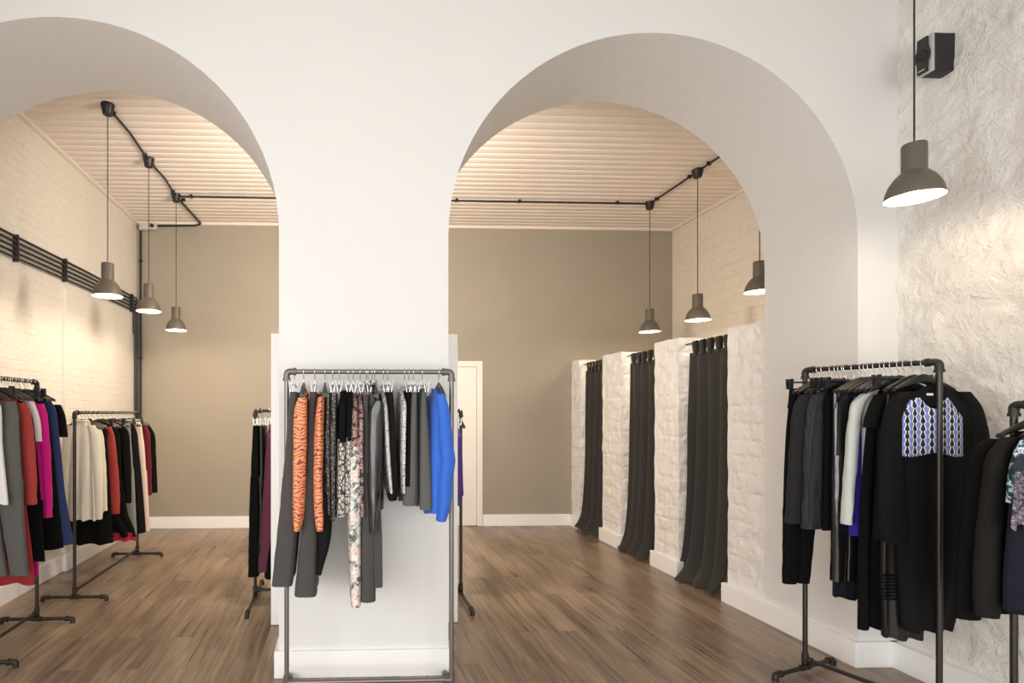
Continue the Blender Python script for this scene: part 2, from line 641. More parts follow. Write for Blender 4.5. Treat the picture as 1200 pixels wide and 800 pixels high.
# arch wall: two openings, one pillar
def arch_wall():
    zs = 2.52
    rz = 3.711 - zs
    n = 40
    XA0, XA1 = -2.82, 3.45
    arches = [(-1.585, 1.23), (1.8315, 1.2185)]
    mb = MB()
    edges = []                                       # outline bottom of the solid, left to right
    for (cx, a) in arches:
        pts = [(cx - a, 0.0), (cx - a, zs * .5), (cx - a, zs)]
        for i in range(1, n):
            w = PI - PI * i / n
            pts.append((cx + a * math.cos(w), zs + rz * math.sin(w)))
        pts += [(cx + a, zs), (cx + a, zs * .5), (cx + a, 0.0)]
        edges.append(pts)
    # faces above the arches, then the pillar and the stubs
    for Y, flip in ((YF, False), (YA, True)):
        for pts in edges:
            arc = pts[2:-2]
            for i in range(len(arc) - 1):
                (xa, za), (xb, zb) = arc[i], arc[i + 1]
                q = [(xa, Y, za), (xb, Y, zb), (xb, Y, ZC + .02), (xa, Y, ZC + .02)]
                mb.add(q, [(0, 1, 2, 3) if not flip else (3, 2, 1, 0)])
        for (xa, xb) in ((XA0 - .2, arches[0][0] - arches[0][1]), (arches[0][0] + arches[0][1], arches[1][0] - arches[1][1]), (arches[1][0] + arches[1][1], XA1)):
            for (z0, z1) in ((0, zs), (zs, ZC + .02)):
                q = [(xa, Y, z0), (xb, Y, z0), (xb, Y, z1), (xa, Y, z1)]
                mb.add(q, [(0, 1, 2, 3) if not flip else (3, 2, 1, 0)])
    for pts in edges:
        for i in range(len(pts) - 1):
            (xa, za), (xb, zb) = pts[i], pts[i + 1]
            mb.add([(xa, YF, za), (xa, YA, za), (xb, YA, zb), (xb, YF, zb)], [(0, 1, 2, 3)])
    return mb, arches


mb, ARCH = arch_wall()
struct('wall_arch', mb, M['plaster'], 30)
PX0, PX1 = ARCH[0][0] + ARCH[0][1], ARCH[1][0] - ARCH[1][1]

# shop front behind the camera: daylight comes in through its window
mb = MB()
mb.box(-4.2, 4.6, YW - .15, YW, 0, .30)
mb.box(-4.2, 4.6, YW - .15, YW, 3.2, ZC + .02)
mb.box(-4.2, -2.7, YW - .15, YW, .3, 3.2)
mb.box(3.0, 4.6, YW - .15, YW, .3, 3.2)
struct('wall_front', mb, M['plaster'], 0)
mb = MB()
for x in (-2.7, -.8, 1.1, 2.94):
    mb.box(x, x + .06, YW - .12, YW - .05, .3, 3.2)
mb.box(-2.7, 3.0, YW - .12, YW - .05, .3, .36)
mb.box(-2.7, 3.0, YW - .12, YW - .05, 3.14, 3.2)
struct('window_1', mb, M['pipe'], 0)
mb = MB()  # invented side window, added as an opening for the side fill light
for y in (-2.1, -.53, 1.04):
    mb.box(-2.84, -2.78, y, y + .06, .45, 3.05)
mb.box(-2.84, -2.78, -2.1, 1.1, .45, .51)
mb.box(-2.84, -2.78, -2.1, 1.1, 2.99, 3.05)
struct('added_side_window', mb, M['pipe'], 0)


# ---- fitting-room piers: rough painted masonry with real relief
def masonry(p, n):
    """relief of a masonry face at p with outward normal n"""
    x = p.y if abs(n.x) > .5 else p.x
    ch, bw = 0.128, 0.27
    wob = noise.noise(Vector((x * 3, p.z * 3, 1))) * .025
    row = math.floor((p.z + wob) / ch)
    fz = (p.z + wob) / ch - row
    xs = x + (row % 2) * bw * .5 + noise.noise(Vector((row * 3.7, 2, 2))) * .1 + wob
    fx = xs / bw - math.floor(xs / bw)
    e = min(min(fz, 1 - fz) * ch, min(fx, 1 - fx) * bw)
    j = min(1, e / .016)
    cell = noise.noise(Vector((row * 1.7, math.floor(xs / bw) * 2.3, 7)))
    return .008 * j * j * (3 - 2 * j) + cell * .006 + noise.fractal(p * 13, .9, 2, 4) * .008 - .007


def rough_box(x0, x1, y0, y1, z0, z1, step=.015):
    mb = MB()

    def face(o, du, dv, n):
        lu, lv = du.length, dv.length
        nu, nv = max(1, int(lu / step)), max(1, int(lv / step))

        def fn(a, b_):
            p = o + du * a + dv * b_
            k = min(1, min(a, 1 - a) * lu / .03, min(b_, 1 - b_) * lv / .03)
            j = Vector((noise.noise(p * 9), noise.noise(p * 9 + Vector((9, 0, 0))), noise.noise(p * 9 + Vector((0, 9, 0))))) * .008
            return p + n * masonry(p, n) * k + j
        mb.grid(fn, nu, nv)
    X, Y, Z = Vector((1, 0, 0)), Vector((0, 1, 0)), Vector((0, 0, 1))
    face(Vector((x0, y1, z0)), Y * (y0 - y1), Z * (z1 - z0), -X)
    face(Vector((x0, y0, z0)), X * (x1 - x0), Z * (z1 - z0), -Y)
    face(Vector((x1, y0, z0)), Y * (y1 - y0), Z * (z1 - z0), X)
    face(Vector((x1, y1, z0)), X * (x0 - x1), Z * (z1 - z0), Y)
    face(Vector((x0, y0, z1)), X * (x1 - x0), Y * (y1 - y0), Z)
    return mb


M['pier'] = paint('pier_white_paint', (.83, .815, .79), 0.45, 0.05, 0.9, 3.5)
PIERS = [(3.93, 4.285), (4.924, 5.312), (5.966, 6.395), (7.045, 7.27)]
PZ = 2.165
for i, (a, b_) in enumerate(PIERS):
    struct('wall_pier_%d' % (i + 1), rough_box(XP + .01, XP + .24, a - (.04 if i == 0 else 0), b_, 0, PZ + .012 * (i % 2)), M['pier'], 60)
for i, (a, b_) in enumerate(PIERS[:3]):
    c = (a + b_) / 2
    lo = a + .05 if i else 3.9
    struct('wall_partition_%d' % (i + 1), MB().box(XP + .23, XR + .01, lo, b_ - .05, 0, PZ - .06), M['partition'], 0)


# ---- baseboards
def base(name, x0, x1, y0, y1, h=.15, mat='trim'):
    return struct(name, MB().box(x0, x1, y0, y1, 0, h, bev=.004), M[mat], 0)


T = .025
base('baseboard_back', XL, DX0 - .08, YB - T, YB + .01)
base('baseboard_back_right', DX1 + .08, XP + .03, YB - T, YB + .01)
base('baseboard_left', XL - .01, XL + T, YA, 5.36)
base('baseboard_left_bay', XL - .01, XL + .035 + T, 5.33, 6.53)
base('baseboard_left_far', XL - .01, XL + T, 6.53, YB - T)
base('baseboard_left_front', XL - .045, XL - .035 + T, YW, YF)
mb = MB()
mb.box(PX0 - T, PX1 + T, YF - T, YF + .01, 0, .15, bev=.004)
mb.box(PX0 - T, PX0 + .01, YF, YA + T, 0, .15, bev=.004)
mb.box(PX1 - .01, PX1 + T, YF, YA + T, 0, .15, bev=.004)
struct('baseboard_pillar', mb, M['trim'], 0)
base('baseboard_jamb', XP - T - .012, XP + .02, YF - T, 4.285 + .012)
base('baseboard_stub', XP + .02, XS, YF - T, YF + .01)
base('baseboard_stone', XS - .05, XS + .05, YW, YF)
for i, (a, b_) in enumerate(PIERS[1:]):
    mb = MB()
    mb.box(XP - T, XP + .26, a - T, min(b_ + T, YB), 0, .15, bev=.004)
    struct('baseboard_pier_%d' % (i + 2), mb, M['trim'], 0)

# ---- ceiling trims
struct('trim_1', MB().box(XL - .01, XR, YB - .03, YB + .01, ZC - .025, ZC + .02), M['boards'], 0)
struct('trim_2', MB().box(XL - .01, XL + .045, YA, YB, ZC - .03, ZC + .02, bev=.006), M['boards'], 0)
struct('trim_3', MB().box(XR - .045, XR + .01, YA, YB, ZC - .03, ZC + .02, bev=.006), M['boards'], 0)

# ---- door in the back wall
dr = struct('door_1', MB().box(DX0 + .004, DX1 - .004, YB - .012, YB + .03, .008, DZ - .004, bev=.003), M['door'], 0, 'plain white door in the taupe back wall')
mb = MB()
mb.box(DX0 - .075, DX0, YB - .022, YB + .02, 0, DZ + .075, bev=.004)
mb.box(DX1, DX1 + .075, YB - .022, YB + .02, 0, DZ + .075, bev=.004)
mb.box(DX0, DX1, YB - .022, YB + .02, DZ, DZ + .075, bev=.004)
mb.build('door_frame', M['door'], dr, 0)
mb = MB()
mb.tube([(DX0 + .07, YB - .012, 1.03), (DX0 + .07, YB - .055, 1.03), (DX0 + .18, YB - .055, 1.03)], .009)
mb.build('door_handle', M['chrome'], dr)

# ---- tall white board standing behind the pillar
mb = MB().box(-.497, .828, 3.925, 3.965, .004, 2.055, bev=.003)
t = tag(mb.build('display_panel', M['panel'], None, 0), 'tall plain white board standing on the floor against the back of the pillar', 'panel')


# ------------------------------------------------------------------ curtains
def curtain(y0, y1, label, seed, zt=2.075, flare=.0):
    rnd = random.Random(seed)
    x0 = XP + .10
    t = thing('curtain', (x0, (y0 + y1) / 2, 0), label, 'curtain', 'fitting room curtains')
    W = y1 - y0
    nf = 3.5
    ph = [rnd.uniform(0, 6.28) for _ in range(4)]

    def sheet(a, b_, off):
        # a across, b_ from floor up
        z = .012 + b_ * (zt - .012)
        k = 1 - b_
        yy = y0 + W * (.04 + .92 * a)
        # gathered at the top, falling towards the room at the floor
        wave = math.sin(a * nf * 2 * PI + ph[0] + .5 * math.sin(b_ * 3 + ph[1]))
        w2 = math.sin(a * 17 + ph[2] + 1.3 * b_)
        amp = .007 + .020 * min(1, k * 3)
        low = max(0, 1 - b_ * 9)
        x = x0 - .02 + wave * amp + w2 * .007 * min(1, k * 3) * (1 + k) - .06 * k ** 4 - low ** 2 * (.06 + .03 * math.sin(a * 9 + ph[3]))
        yy += math.cos(a * nf * 2 * PI + ph[0]) * .010 * k + .13 * k ** 5 * max(0, a - .3) * flare
        if low > 0:
            z += low * .02 * abs(math.sin(a * 14 + ph[1]))
        return (x + off, yy, z)
    mb = MB()
    nu, nv = 90, 60
    mb.grid(lambda a, b_: sheet(a, b_, 0), nu, nv)
    mb.grid(lambda a, b_: sheet(1 - a, b_, .006), nu, nv)
    # sew the two sides together along the edges
    n1 = (nu + 1) * (nv + 1)
    for j in range(nv):
        for i0, i1 in ((0, nu), (nu, 0)):
            a0, a1 = j * (nu + 1) + i0, (j + 1) * (nu + 1) + i0
            b0, b1 = n1 + j * (nu + 1) + i1, n1 + (j + 1) * (nu + 1) + i1
            mb.f.append((a0, a1, b1, b0))
            mb.m.append(0)
    for i in range(nu):
        for j in (0, nv):
            a0, a1 = j * (nu + 1) + i, j * (nu + 1) + i + 1
            b0, b1 = n1 + j * (nu + 1) + nu - i, n1 + j * (nu + 1) + nu - i - 1
            mb.f.append((a0, a1, b1, b0))
            mb.m.append(0)
    mb.build('cloth', M['c_curtain'], t, 80)
    nt_ = 5
    for i in range(nt_):
        a = (i + .35) / nt_
        px, py, pz = sheet(a, 1.0, 0)
        zr = zt + .085
        xr = x0 - .018
        w = .026
        pts = []
        for k in range(13):
            f = k / 12
            ang = PI * f
            pts.append((xr - math.cos(ang) * .016 * 1, zr + math.sin(ang) * .016))
        prof = [(px - .003, pz - .03)] + pts + [(px + .009, pz - .03)]
        m2 = MB()
        vs, fs = [], []
        for (xx, zz) in prof:
            vs += [(xx, py - w, zz), (xx, py + w, zz)]
        for k in range(len(prof) - 1):
            fs.append((2 * k, 2 * k + 1, 2 * k + 3, 2 * k + 2))
        m2.add(vs, fs)
        ob = m2.build('tab', M['c_curtain'], t, 60)
        md = ob.modifiers.new('thick', 'SOLIDIFY')
        md.thickness = .004
    rod = MB().tube([(x0 - .018, y0 - .06, zt + .085), (x0 - .018, y1 + .06, zt + .085)], .007)
    tag(rod.build('curtain_rod', M['pipe'], None), 'thin dark rod carrying the ' + label.split(',')[0], 'rod', 'fitting room curtain rods')


curtain(4.285 + .045, 4.924 - .04, 'widest dark linen curtain, nearest the arch, spilling onto the floor', 1, 2.03, 1)
curtain(5.312 + .045, 5.966 - .04, 'middle dark linen curtain, between the two free-standing white piers', 2, 2.03, .7)
curtain(6.395 + .045, 7.045 - .04, 'narrowest dark linen curtain, nearest the taupe back wall', 3, 2.03, .4)

# ------------------------------------------------------------------ pendant lamps
LAMPS = []


def lamp(x, y, zr, label, watts, canopy=True):
    t = thing('pendant_lamp', (x, y, zr), label, 'lamp', 'pendant lamps')
    c = (x, y, zr)
    out = [(.112, 0), (.111, .012), (.106, .038), (.094, .070), (.077, .098), (.059, .118), (.050, .126), (.048, .134), (.048, .255), (.045, .262), (.006, .264)]
    inn = [(.006, .258), (.042, .255), (.043, .134), (.046, .122), (.056, .112), (.073, .093), (.089, .067), (.101, .036), (.107, .010), (.112, 0)]
    sh = MB().lathe(out, c, 40).build('lamp_shade', M['shade'], t, 40)
    MB().lathe(inn, c, 40).build('reflector', M['shade_in'], sh, 40)
    bl = [(.0, .03), (.018, .033), (.028, .045), (.031, .06), (.027, .075), (.016, .095), (.014, .12)]
    MB().lathe(bl, c, 20).build('bulb', M['bulb'], t, 60)
    MB().tube([(x, y, zr + .262), (x, y, ZC - .06)], .0038, 8).build('cord', M['conduit'], t)
    if canopy:
        cp = [(.0, -.082), (.034, -.082), (.038, -.078), (.050, -.020), (.053, -.016), (.053, .004), (.0, .004)]
        MB().lathe(cp, (x, y, ZC), 28).build('ceiling_cup', M['conduit'], t, 40)
    L = bpy.data.lights.new('lamp_light', 'POINT')
    L.energy = watts
    L.color = (1.0, .80, .58)
    L.shadow_soft_size = .03
    lo = bpy.data.objects.new('lamp_light', L)
    COL.objects.link(lo)
    lo.location = (x, y, zr + .016)
    LAMPS.append(lo)
    return t


LX, RX = -1.862, 3.595
WL = 13
lamp(LX, 4.492, 2.424, 'grey pendant lamp in the left arch, biggest and nearest of the row of three', WL)
lamp(LX, 5.433, 2.475, 'grey pendant lamp in the left arch, middle of the row of three', WL)
lamp(LX, 6.320, 2.422, 'grey pendant lamp in the left arch, smallest, hanging closest to the taupe wall', WL)
lamp(RX, 6.341, 2.440, 'dark pendant lamp in the right arch, farthest, above the back fitting room', WL)
lamp(RX, 5.472, 2.431, 'dark pendant lamp in the right arch, above the middle fitting room curtain', WL)
lamp(RX, 4.640, 2.536, 'dark pendant lamp half hidden by the right edge of the right arch', WL)
lamp(2.79, 2.60, 2.545, 'large grey pendant lamp in front of the rough white wall, under the speaker', WL * .5)

# ------------------------------------------------------------------ ceiling conduits
CZ = ZC - .018


def clip(par, p, along, r=.009):
    x, y, z = p
    mb = MB()
    if along == 'Y':
        mb.box(x - .02, x + .02, y - .012, y + .012, z - .014, z + .02, bev=.003)
    elif along == 'X':
        mb.box(x - .012, x + .012, y - .02, y + .02, z - .014, z + .02, bev=.003)
    else:
        mb.box(x - .02, x + .02, y - .014, y + .02, z - .012, z + .012, bev=.003)
    return mb.build('clip', M['conduit'], par, 30)


def conduit(label, path, clips, r=.0105, name='conduit'):
    t = thing(name, path[0], label, 'conduit')
    MB().tube(path, r, 10).build('pipe', M['conduit'], t)
    for p, al in clips:
        clip(t, p, al)
    return t


def bend(pts, r=.06, n=5):
    """round the corners of a polyline"""
    P = [Vector(p) for p in pts]
    out = [P[0]]
    for i in range(1, len(P) - 1):
        a = (P[i - 1] - P[i]).normalized()
        b_ = (P[i + 1] - P[i]).normalized()
        rr = min(r, (P[i - 1] - P[i]).length * .45, (P[i + 1] - P[i]).length * .45)
        for k in range(n + 1):
            f = k / n
            q0 = P[i] + a * rr * (1 - f)
            q1 = P[i] + b_ * rr * f
            out.append(q0 * (1 - f) + q1 * f)
    out.append(P[-1])
    return out


conduit('black ceiling conduit linking the nearest and middle lamps of the left arch', [(LX, 4.52, CZ), (LX + .02, 4.9, CZ), (LX, 5.40, CZ)], [((LX, 4.60, CZ), 'Y'), ((LX, 5.33, CZ), 'Y')])
conduit('black ceiling conduit linking the middle and far lamps of the left arch', [(LX, 5.46, CZ), (LX + .025, 5.85, CZ), (LX, 6.28, CZ)], [((LX, 5.53, CZ), 'Y'), ((LX, 6.20, CZ), 'Y')])
cx_, _z = on_y(236, 264, YB - .03)
lx_, _z = on_y(163, 264, YB - .03)
conduit('black conduit from the far left lamp down the left corner of the taupe wall',
        bend([(LX, 6.34, CZ), (cx_, YB - .05, CZ), (cx_ - .06, YB - .05, ZC - .045), (lx_ + .035, YB - .05, ZC - .06), (lx_ + .02, YB - .03, ZC - .14), (lx_ + .02, YB - .03, .16)]),
        [((LX + .05, 6.44, CZ), 'Y'), ((lx_ + .02, YB - .03, 3.45), 'Z'), ((lx_ + .02, YB - .03, 2.2), 'Z'), ((lx_ + .02, YB - .03, 1.2), 'Z')], r=.013)
conduit('long black conduit across the boarded ceiling between the left and right lamp rows', [(LX + .03, 6.325, CZ), (.8, 6.33, CZ), (RX - .03, 6.341, CZ)],
        [((x, 6.33, CZ), 'X') for x in (LX + .17, -.45, 1.32, 2.05, 3.2)])
conduit('black ceiling conduit linking the two visible lamps of the right arch', [(RX, 6.31, CZ), (RX, 5.9, CZ), (RX, 5.50, CZ)], [((RX, 6.20, CZ), 'Y'), ((RX, 5.60, CZ), 'Y')])
conduit('black ceiling conduit running forward from the middle right lamp behind the arch', [(RX, 5.44, CZ), (RX, 5.0, CZ), (RX, 4.66, CZ)], [((RX, 5.30, CZ), 'Y')])

# five-pipe run along the left wall
t = thing('cable_run', (XL, 5.5, 2.86), 'five parallel black cables clamped along the white left wall above the clothes', 'cables')
zz0, zz1 = 2.955, 2.785
for i in range(5):
    z = zz0 + (zz1 - zz0) * i / 4
    e = YB - .05 - .025 * i
    pth = bend([(XL + .03, 2.6, z - .07), (XL + .03, 4.4, z - .045), (XL + .03, 5.8, z - .01), (XL + .03, e, z), (XL + .03, e, 2.2), (XL + .03, e, .16)] if i < 3 else [(XL + .03, 2.6, z - .07), (XL + .03, 4.4, z - .045), (XL + .03, 5.8, z - .01), (XL + .03, e, z), (XL + .03, e, 2.5)], .05, 4)
    MB().tube(pth, .0105, 8).build('cable', M['conduit'], t)
for (u, dz) in ((20, -.045), (77, -.02), (155, 0)):
    a = (u - U0) / F
    k = (XL + .03) / (a * CS + SN)
    yy = k * (-a * SN + CS)
    MB().box(XL - .005, XL + .043, yy - .011, yy + .011, zz1 - .025 + dz, zz1 + .195 + dz, bev=.003).build('bracket', M['conduit'], t, 30)

# little sensor box and camera at the left ceiling corner
sx, sz = on_y(169, 256, YB - .1)
t = thing('junction_box', (sx, YB - .06, ZC - .11), 'small pale box fixed high in the left back corner, left of the round sensor', 'box')
MB().box(sx - .07, sx + .05, YB - .09, YB - .005, ZC - .115, ZC - .03, bev=.008).build('case', M['white_pl'], t, 30)
MB().box(sx - .055, sx + .035, YB - .096, YB - .088, ZC - .10, ZC - .045, bev=.003).build('lid', M['white_pl'], t, 30)
sx2, sz2 = on_y(178.5, 257.5, YB - .1)
t = thing('security_camera', (sx2, YB - .06, ZC - .1), 'tiny white camera with a black lens under the boards in the left back corner', 'camera')
MB().box(sx2 - .05, sx2 + .05, YB - .10, YB - .005, ZC - .11, ZC - .03, bev=.01).build('case', M['white_pl'], t, 30)
MB().tube([(sx2, YB - .095, ZC - .07), (sx2, YB - .125, ZC - .075)], .024, 18).build('lens', M['black_pl'], t, 30)

# ------------------------------------------------------------------ wall speaker
sy0, sy1 = 2.86, 2.935
xa, _ = on_y(1092.5, 60, sy0)
xb = XS - .004
z1 = on_y(1100, 38, sy0)[1]
z0 = on_y(1100, 82, sy0)[1]
t = thing('speaker', (xb, (sy0 + sy1) / 2, z0), 'small black box speaker fixed high on the rough white wall', 'speaker')
MB().box(xa + .012, xb + .02, sy0, sy1, z0, z1, bev=.003).build('cabinet', M['char_pl'], t, 30)
MB().box(xa, xa + .014, sy0 - .001, sy1 + .001, z0 - .001, z1 + .001, bev=.003).build('front_rim', plain('silver_plastic', (.55, .53, .52), .35, .4), t, 30)
# baffle plate with a waist and a bulge round the driver
ym, zm = (sy0 + sy1) / 2, (z0 + z1) / 2
hh = (z1 - z0) / 2
ring = []
for s_ in (1, -1):
    seq = [(-.94, .025), (-.55, .026), (-.38, .028), (-.22, .034), (0, .037), (.22, .034), (.38, .028), (.55, .026), (.94, .025)]
    for (q, w) in (seq if s_ == 1 else seq[::-1]):
        ring.append((ym - s_ * w + .006, zm + q * hh))
MB().loft([[(xa + .002, y, z) for (y, z) in ring], [(xa - .012, y, z) for (y, z) in ring]]).build('baffle', M['black_pl'], t, 30)
dv = []
for (r, dx) in ((.031, .0), (.029, -.006), (.023, -.005), (.013, .0), (.008, -.003), (.0005, -.004)):
    dv.append([(xa - .012 + dx, ym + .008 + r * math.cos(2 * PI * k / 28), zm + r * math.sin(2 * PI * k / 28)) for k in range(28)])
MB().loft(dv).build('driver', M['char_pl'], t, 40)
MB().box(xa - .0145, xa - .011, ym - .012, ym + .022, z0 + .018, z0 + .024).build('badge', M['chrome'], t, 0)


# ------------------------------------------------------------------ pipe clothes racks
def rack(label, p0, p1, zr, foot, light=False, feet=(1, 1), stretch=.08):
    """p0, p1: floor points of the two posts; foot: half length of the feet"""
    pm, fm = (M['pipe_light'], M['fitting_light']) if light else (M['pipe'], M['fitting'])
    A, B = Vector((p0[0], p0[1], 0)), Vector((p1[0], p1[1], 0))
    d = (B - A).normalized()
    n = Vector((-d.y, d.x, 0))
    t = thing('clothes_rack', ((A + B) / 2)[:], label, 'clothes rack', 'pipe clothes racks')
    r = .0125
    Z = Vector((0, 0, 1))
    zt = zr - r
    for q in (A, B):
        MB().tube([q + Z * .03, q + Z * (zt - .03)], r, 14).build('post', pm, t)
    MB().tube([A + d * .03 + Z * zt, B - d * .03 + Z * zt], r, 14).build('rail', pm, t)
    for q, s_ in ((A, 1), (B, -1)):
        e = bend([q + Z * (zt - .045), q + Z * zt, q + d * s_ * .045 + Z * zt], .03, 6)
        mb = MB().tube(e, .0172, 14)
        mb.tube([q + Z * (zt - .05), q + Z * (zt - .036)], .0205, 14)
        mb.tube([q + d * s_ * .036 + Z * zt, q + d * s_ * .05 + Z * zt], .0205, 14)
        mb.build('elbow', fm, t)
    MB().tube([A + Z * stretch, B + Z * stretch], r * .92, 12).build('stretcher', pm, t)
    for q, s_ in ((A, 1), (B, -1)):
        mb = MB().tube([q + Z * (stretch - .035), q + Z * (stretch + .035)], .0175, 14)
        mb.tube([q, q + d * s_ * .035], .0175, 14) if False else mb.tube([q + Z * stretch, q + d * s_ * .036 + Z * stretch], .0175, 14)
        mb.build('tee', fm, t)
        f = MB().tube([q - n * (foot - .02) + Z * .032, q + n * (foot - .02) + Z * .032], r, 12).build('foot', pm, t)
        mb = MB().tube([q - n * .036 + Z * .032, q + n * .036 + Z * .032], .0175, 14)
        mb.tube([q + Z * .03, q + Z * .06], .0175, 14)
        mb.build('foot_tee', fm, f)
        for w in (-1, 1):
            e = bend([q + n * w * (foot - .045) + Z * .032, q + n * w * foot + Z * .032, q + n * w * foot], .022, 5)
            mb = MB().tube(e, .0165, 12)
            mb.tube([q + n * w * (foot - .05) + Z * .032, q + n * w * (foot - .036) + Z * .032], .0195, 12)
            mb.build('foot_elbow', fm, f)
    return t


RC = dict(y=2.93, z=1.727, x0=-.288, x1=.584)
RA = dict(x=-2.165, z=1.727, y0=3.34, y1=4.03)
RB = dict(x=-2.122, z=1.510, y0=4.496, y1=5.854)
RD = dict(y=4.47, z=1.525, x0=-.690, x1=.968)
RE = dict(z=1.755, a=(2.672, 3.10), b=(2.868, 2.556))
RF = dict(z=1.545, a=(2.868, 2.26), b=(2.90, 1.62))
rack('steel pipe clothes rack standing in front of the white pillar', (RC['x0'], RC['y']), (RC['x1'], RC['y']), RC['z'], .185, True)
rack('tall pipe clothes rack at the left edge, carrying the magenta and coral clothes', (RA['x'], RA['y0']), (RA['x'], RA['y1']), RA['z'], .25)
rack('low pipe clothes rack along the left wall, carrying the cream blouse', (RB['x'], RB['y0']), (RB['x'], RB['y1']), RB['z'], .25)
rack('wide low pipe clothes rack mostly hidden behind the white pillar', (RD['x0'], RD['y']), (RD['x1'], RD['y']), RD['z'], .40)
rack('tall pipe clothes rack right of the arch, carrying the dress with blue print', RE['a'], RE['b'], RE['z'], .265)
rack('low pipe clothes rack cut off by the right edge of the photo', RF['a'], RF['b'], RF['z'], .25)


# ------------------------------------------------------------------ hangers
HANG = {}


def hanger_parts(kind, along):
    """meshes of one hanger in its own frame; origin on the rail's top, width axis x or y"""
    key = (kind, along)
    if key in HANG:
        return HANG[key]

    def P(w, d, z):
        return (w, d, z) if along == 'X' else (d, w, z)
    res = []
    R_ = .0165
    hk = [P(.0 + R_ * math.cos(a) * 1, 0, -.0145 + R_ * math.sin(a)) for a in np.linspace(-.35, PI, 12)] if False else None
    # hook: arcs over the rail (rail runs along the depth axis)
    pts = []
    for a in np.linspace(math.radians(-20), math.radians(200), 14):
        pts.append(P(R_ * math.cos(a), 0, -.0125 + R_ * math.sin(a)))
    last = pts[-1]
    pts += [P(-R_ * .75, 0, -.033), P(-.002, 0, -.047), P(0, 0, -.062), P(0, 0, -.082)]
    res.append(('hook', MB().tube(pts, .0021, 8), 'chrome'))
    if kind == 'shoulder':
        rings = []
        for i in range(21):
            f = -1 + i / 10
            w = .150 * f
            z = -.085 - .058 * abs(f) ** 1.3
            h = .010 + .010 * (1 - abs(f))
            dth = .007 + .006 * abs(f)
            rings.append([P(w, math.cos(2 * PI * k / 10) * dth, z + math.sin(2 * PI * k / 10) * h) for k in range(10)])
        res.append(('shoulder_bar', MB().loft(rings), 'black_pl'))
    else:
        pl = 'clear_pl' if kind == 'clip' else 'black_pl'
        mb = MB().tube([P(-.165, 0, -.085), P(.165, 0, -.085)], .005, 8)
        mb.tube([P(0, 0, -.08), P(0, 0, -.092)], .009, 10)
        res.append(('crossbar', mb, pl))
        for s_ in (-1, 1):
            mb = MB()
            for dd in (-1, 1):
                a = [P(s_ * .15 - .014, dd * .004, -.125), P(s_ * .15 + .014, dd * .004, -.125), P(s_ * .15 + .012, dd * .010, -.088), P(s_ * .15 - .012, dd * .010, -.088),
                     P(s_ * .15 + .010, dd * .013, -.066), P(s_ * .15 - .010, dd * .013, -.066)]
                b_ = [P(s_ * .15 - .014, dd * .008, -.125), P(s_ * .15 + .014, dd * .008, -.125), P(s_ * .15 + .012, dd * .014, -.088), P(s_ * .15 - .012, dd * .014, -.088),
                      P(s_ * .15 + .010, dd * .017, -.066), P(s_ * .15 - .010, dd * .017, -.066)]
                mb.add(a + b_, [(0, 1, 2, 3), (3, 2, 4, 5), (9, 8, 7, 6), (11, 10, 8, 9), (0, 6, 7, 1), (1, 7, 8, 2), (2, 8, 10, 4), (4, 10, 11, 5), (5, 11, 9, 3), (3, 9, 6, 0)])
            res.append(('clip', mb, 'chrome' if kind == 'clip' else pl))
    HANG[key] = [(nm, mb, mt, None) for nm, mb, mt in res]
    return HANG[key]


HPROTO = {}
NOUN = {'shoulder': 'black shoulder hanger with a chrome hook', 'clip': 'pale clip hanger with a chrome hook', 'dclip': 'black clip hanger with a chrome hook'}


def hanger(kind, along, x, y, z, short, group, rot=0.0):
    key = (kind, along)
    lab = NOUN[kind].split(' with')[0] + ' holding the ' + short
    if key not in HPROTO:
        t = thing('hanger', (x, y, z), lab, 'hanger', group)
        for nm, mb, mt, _ in hanger_parts(kind, along):
            part_local(mb, nm, M[mt], t, 40)
        HPROTO[key] = t
    else:
        t = copy_tree(HPROTO[key], (x, y, z))
        tag(t, lab, 'hanger', group)
    t.rotation_euler = (0, 0, rot)
    return t


# ------------------------------------------------------------------ garments
def sm(a, k=2):
    a = np.array(a, float)
    for _ in range(k):
        b_ = a.copy()
        b_[1:-1] = (a[:-2] + 2 * a[1:-1] + a[2:]) / 4
        a = b_
    return a


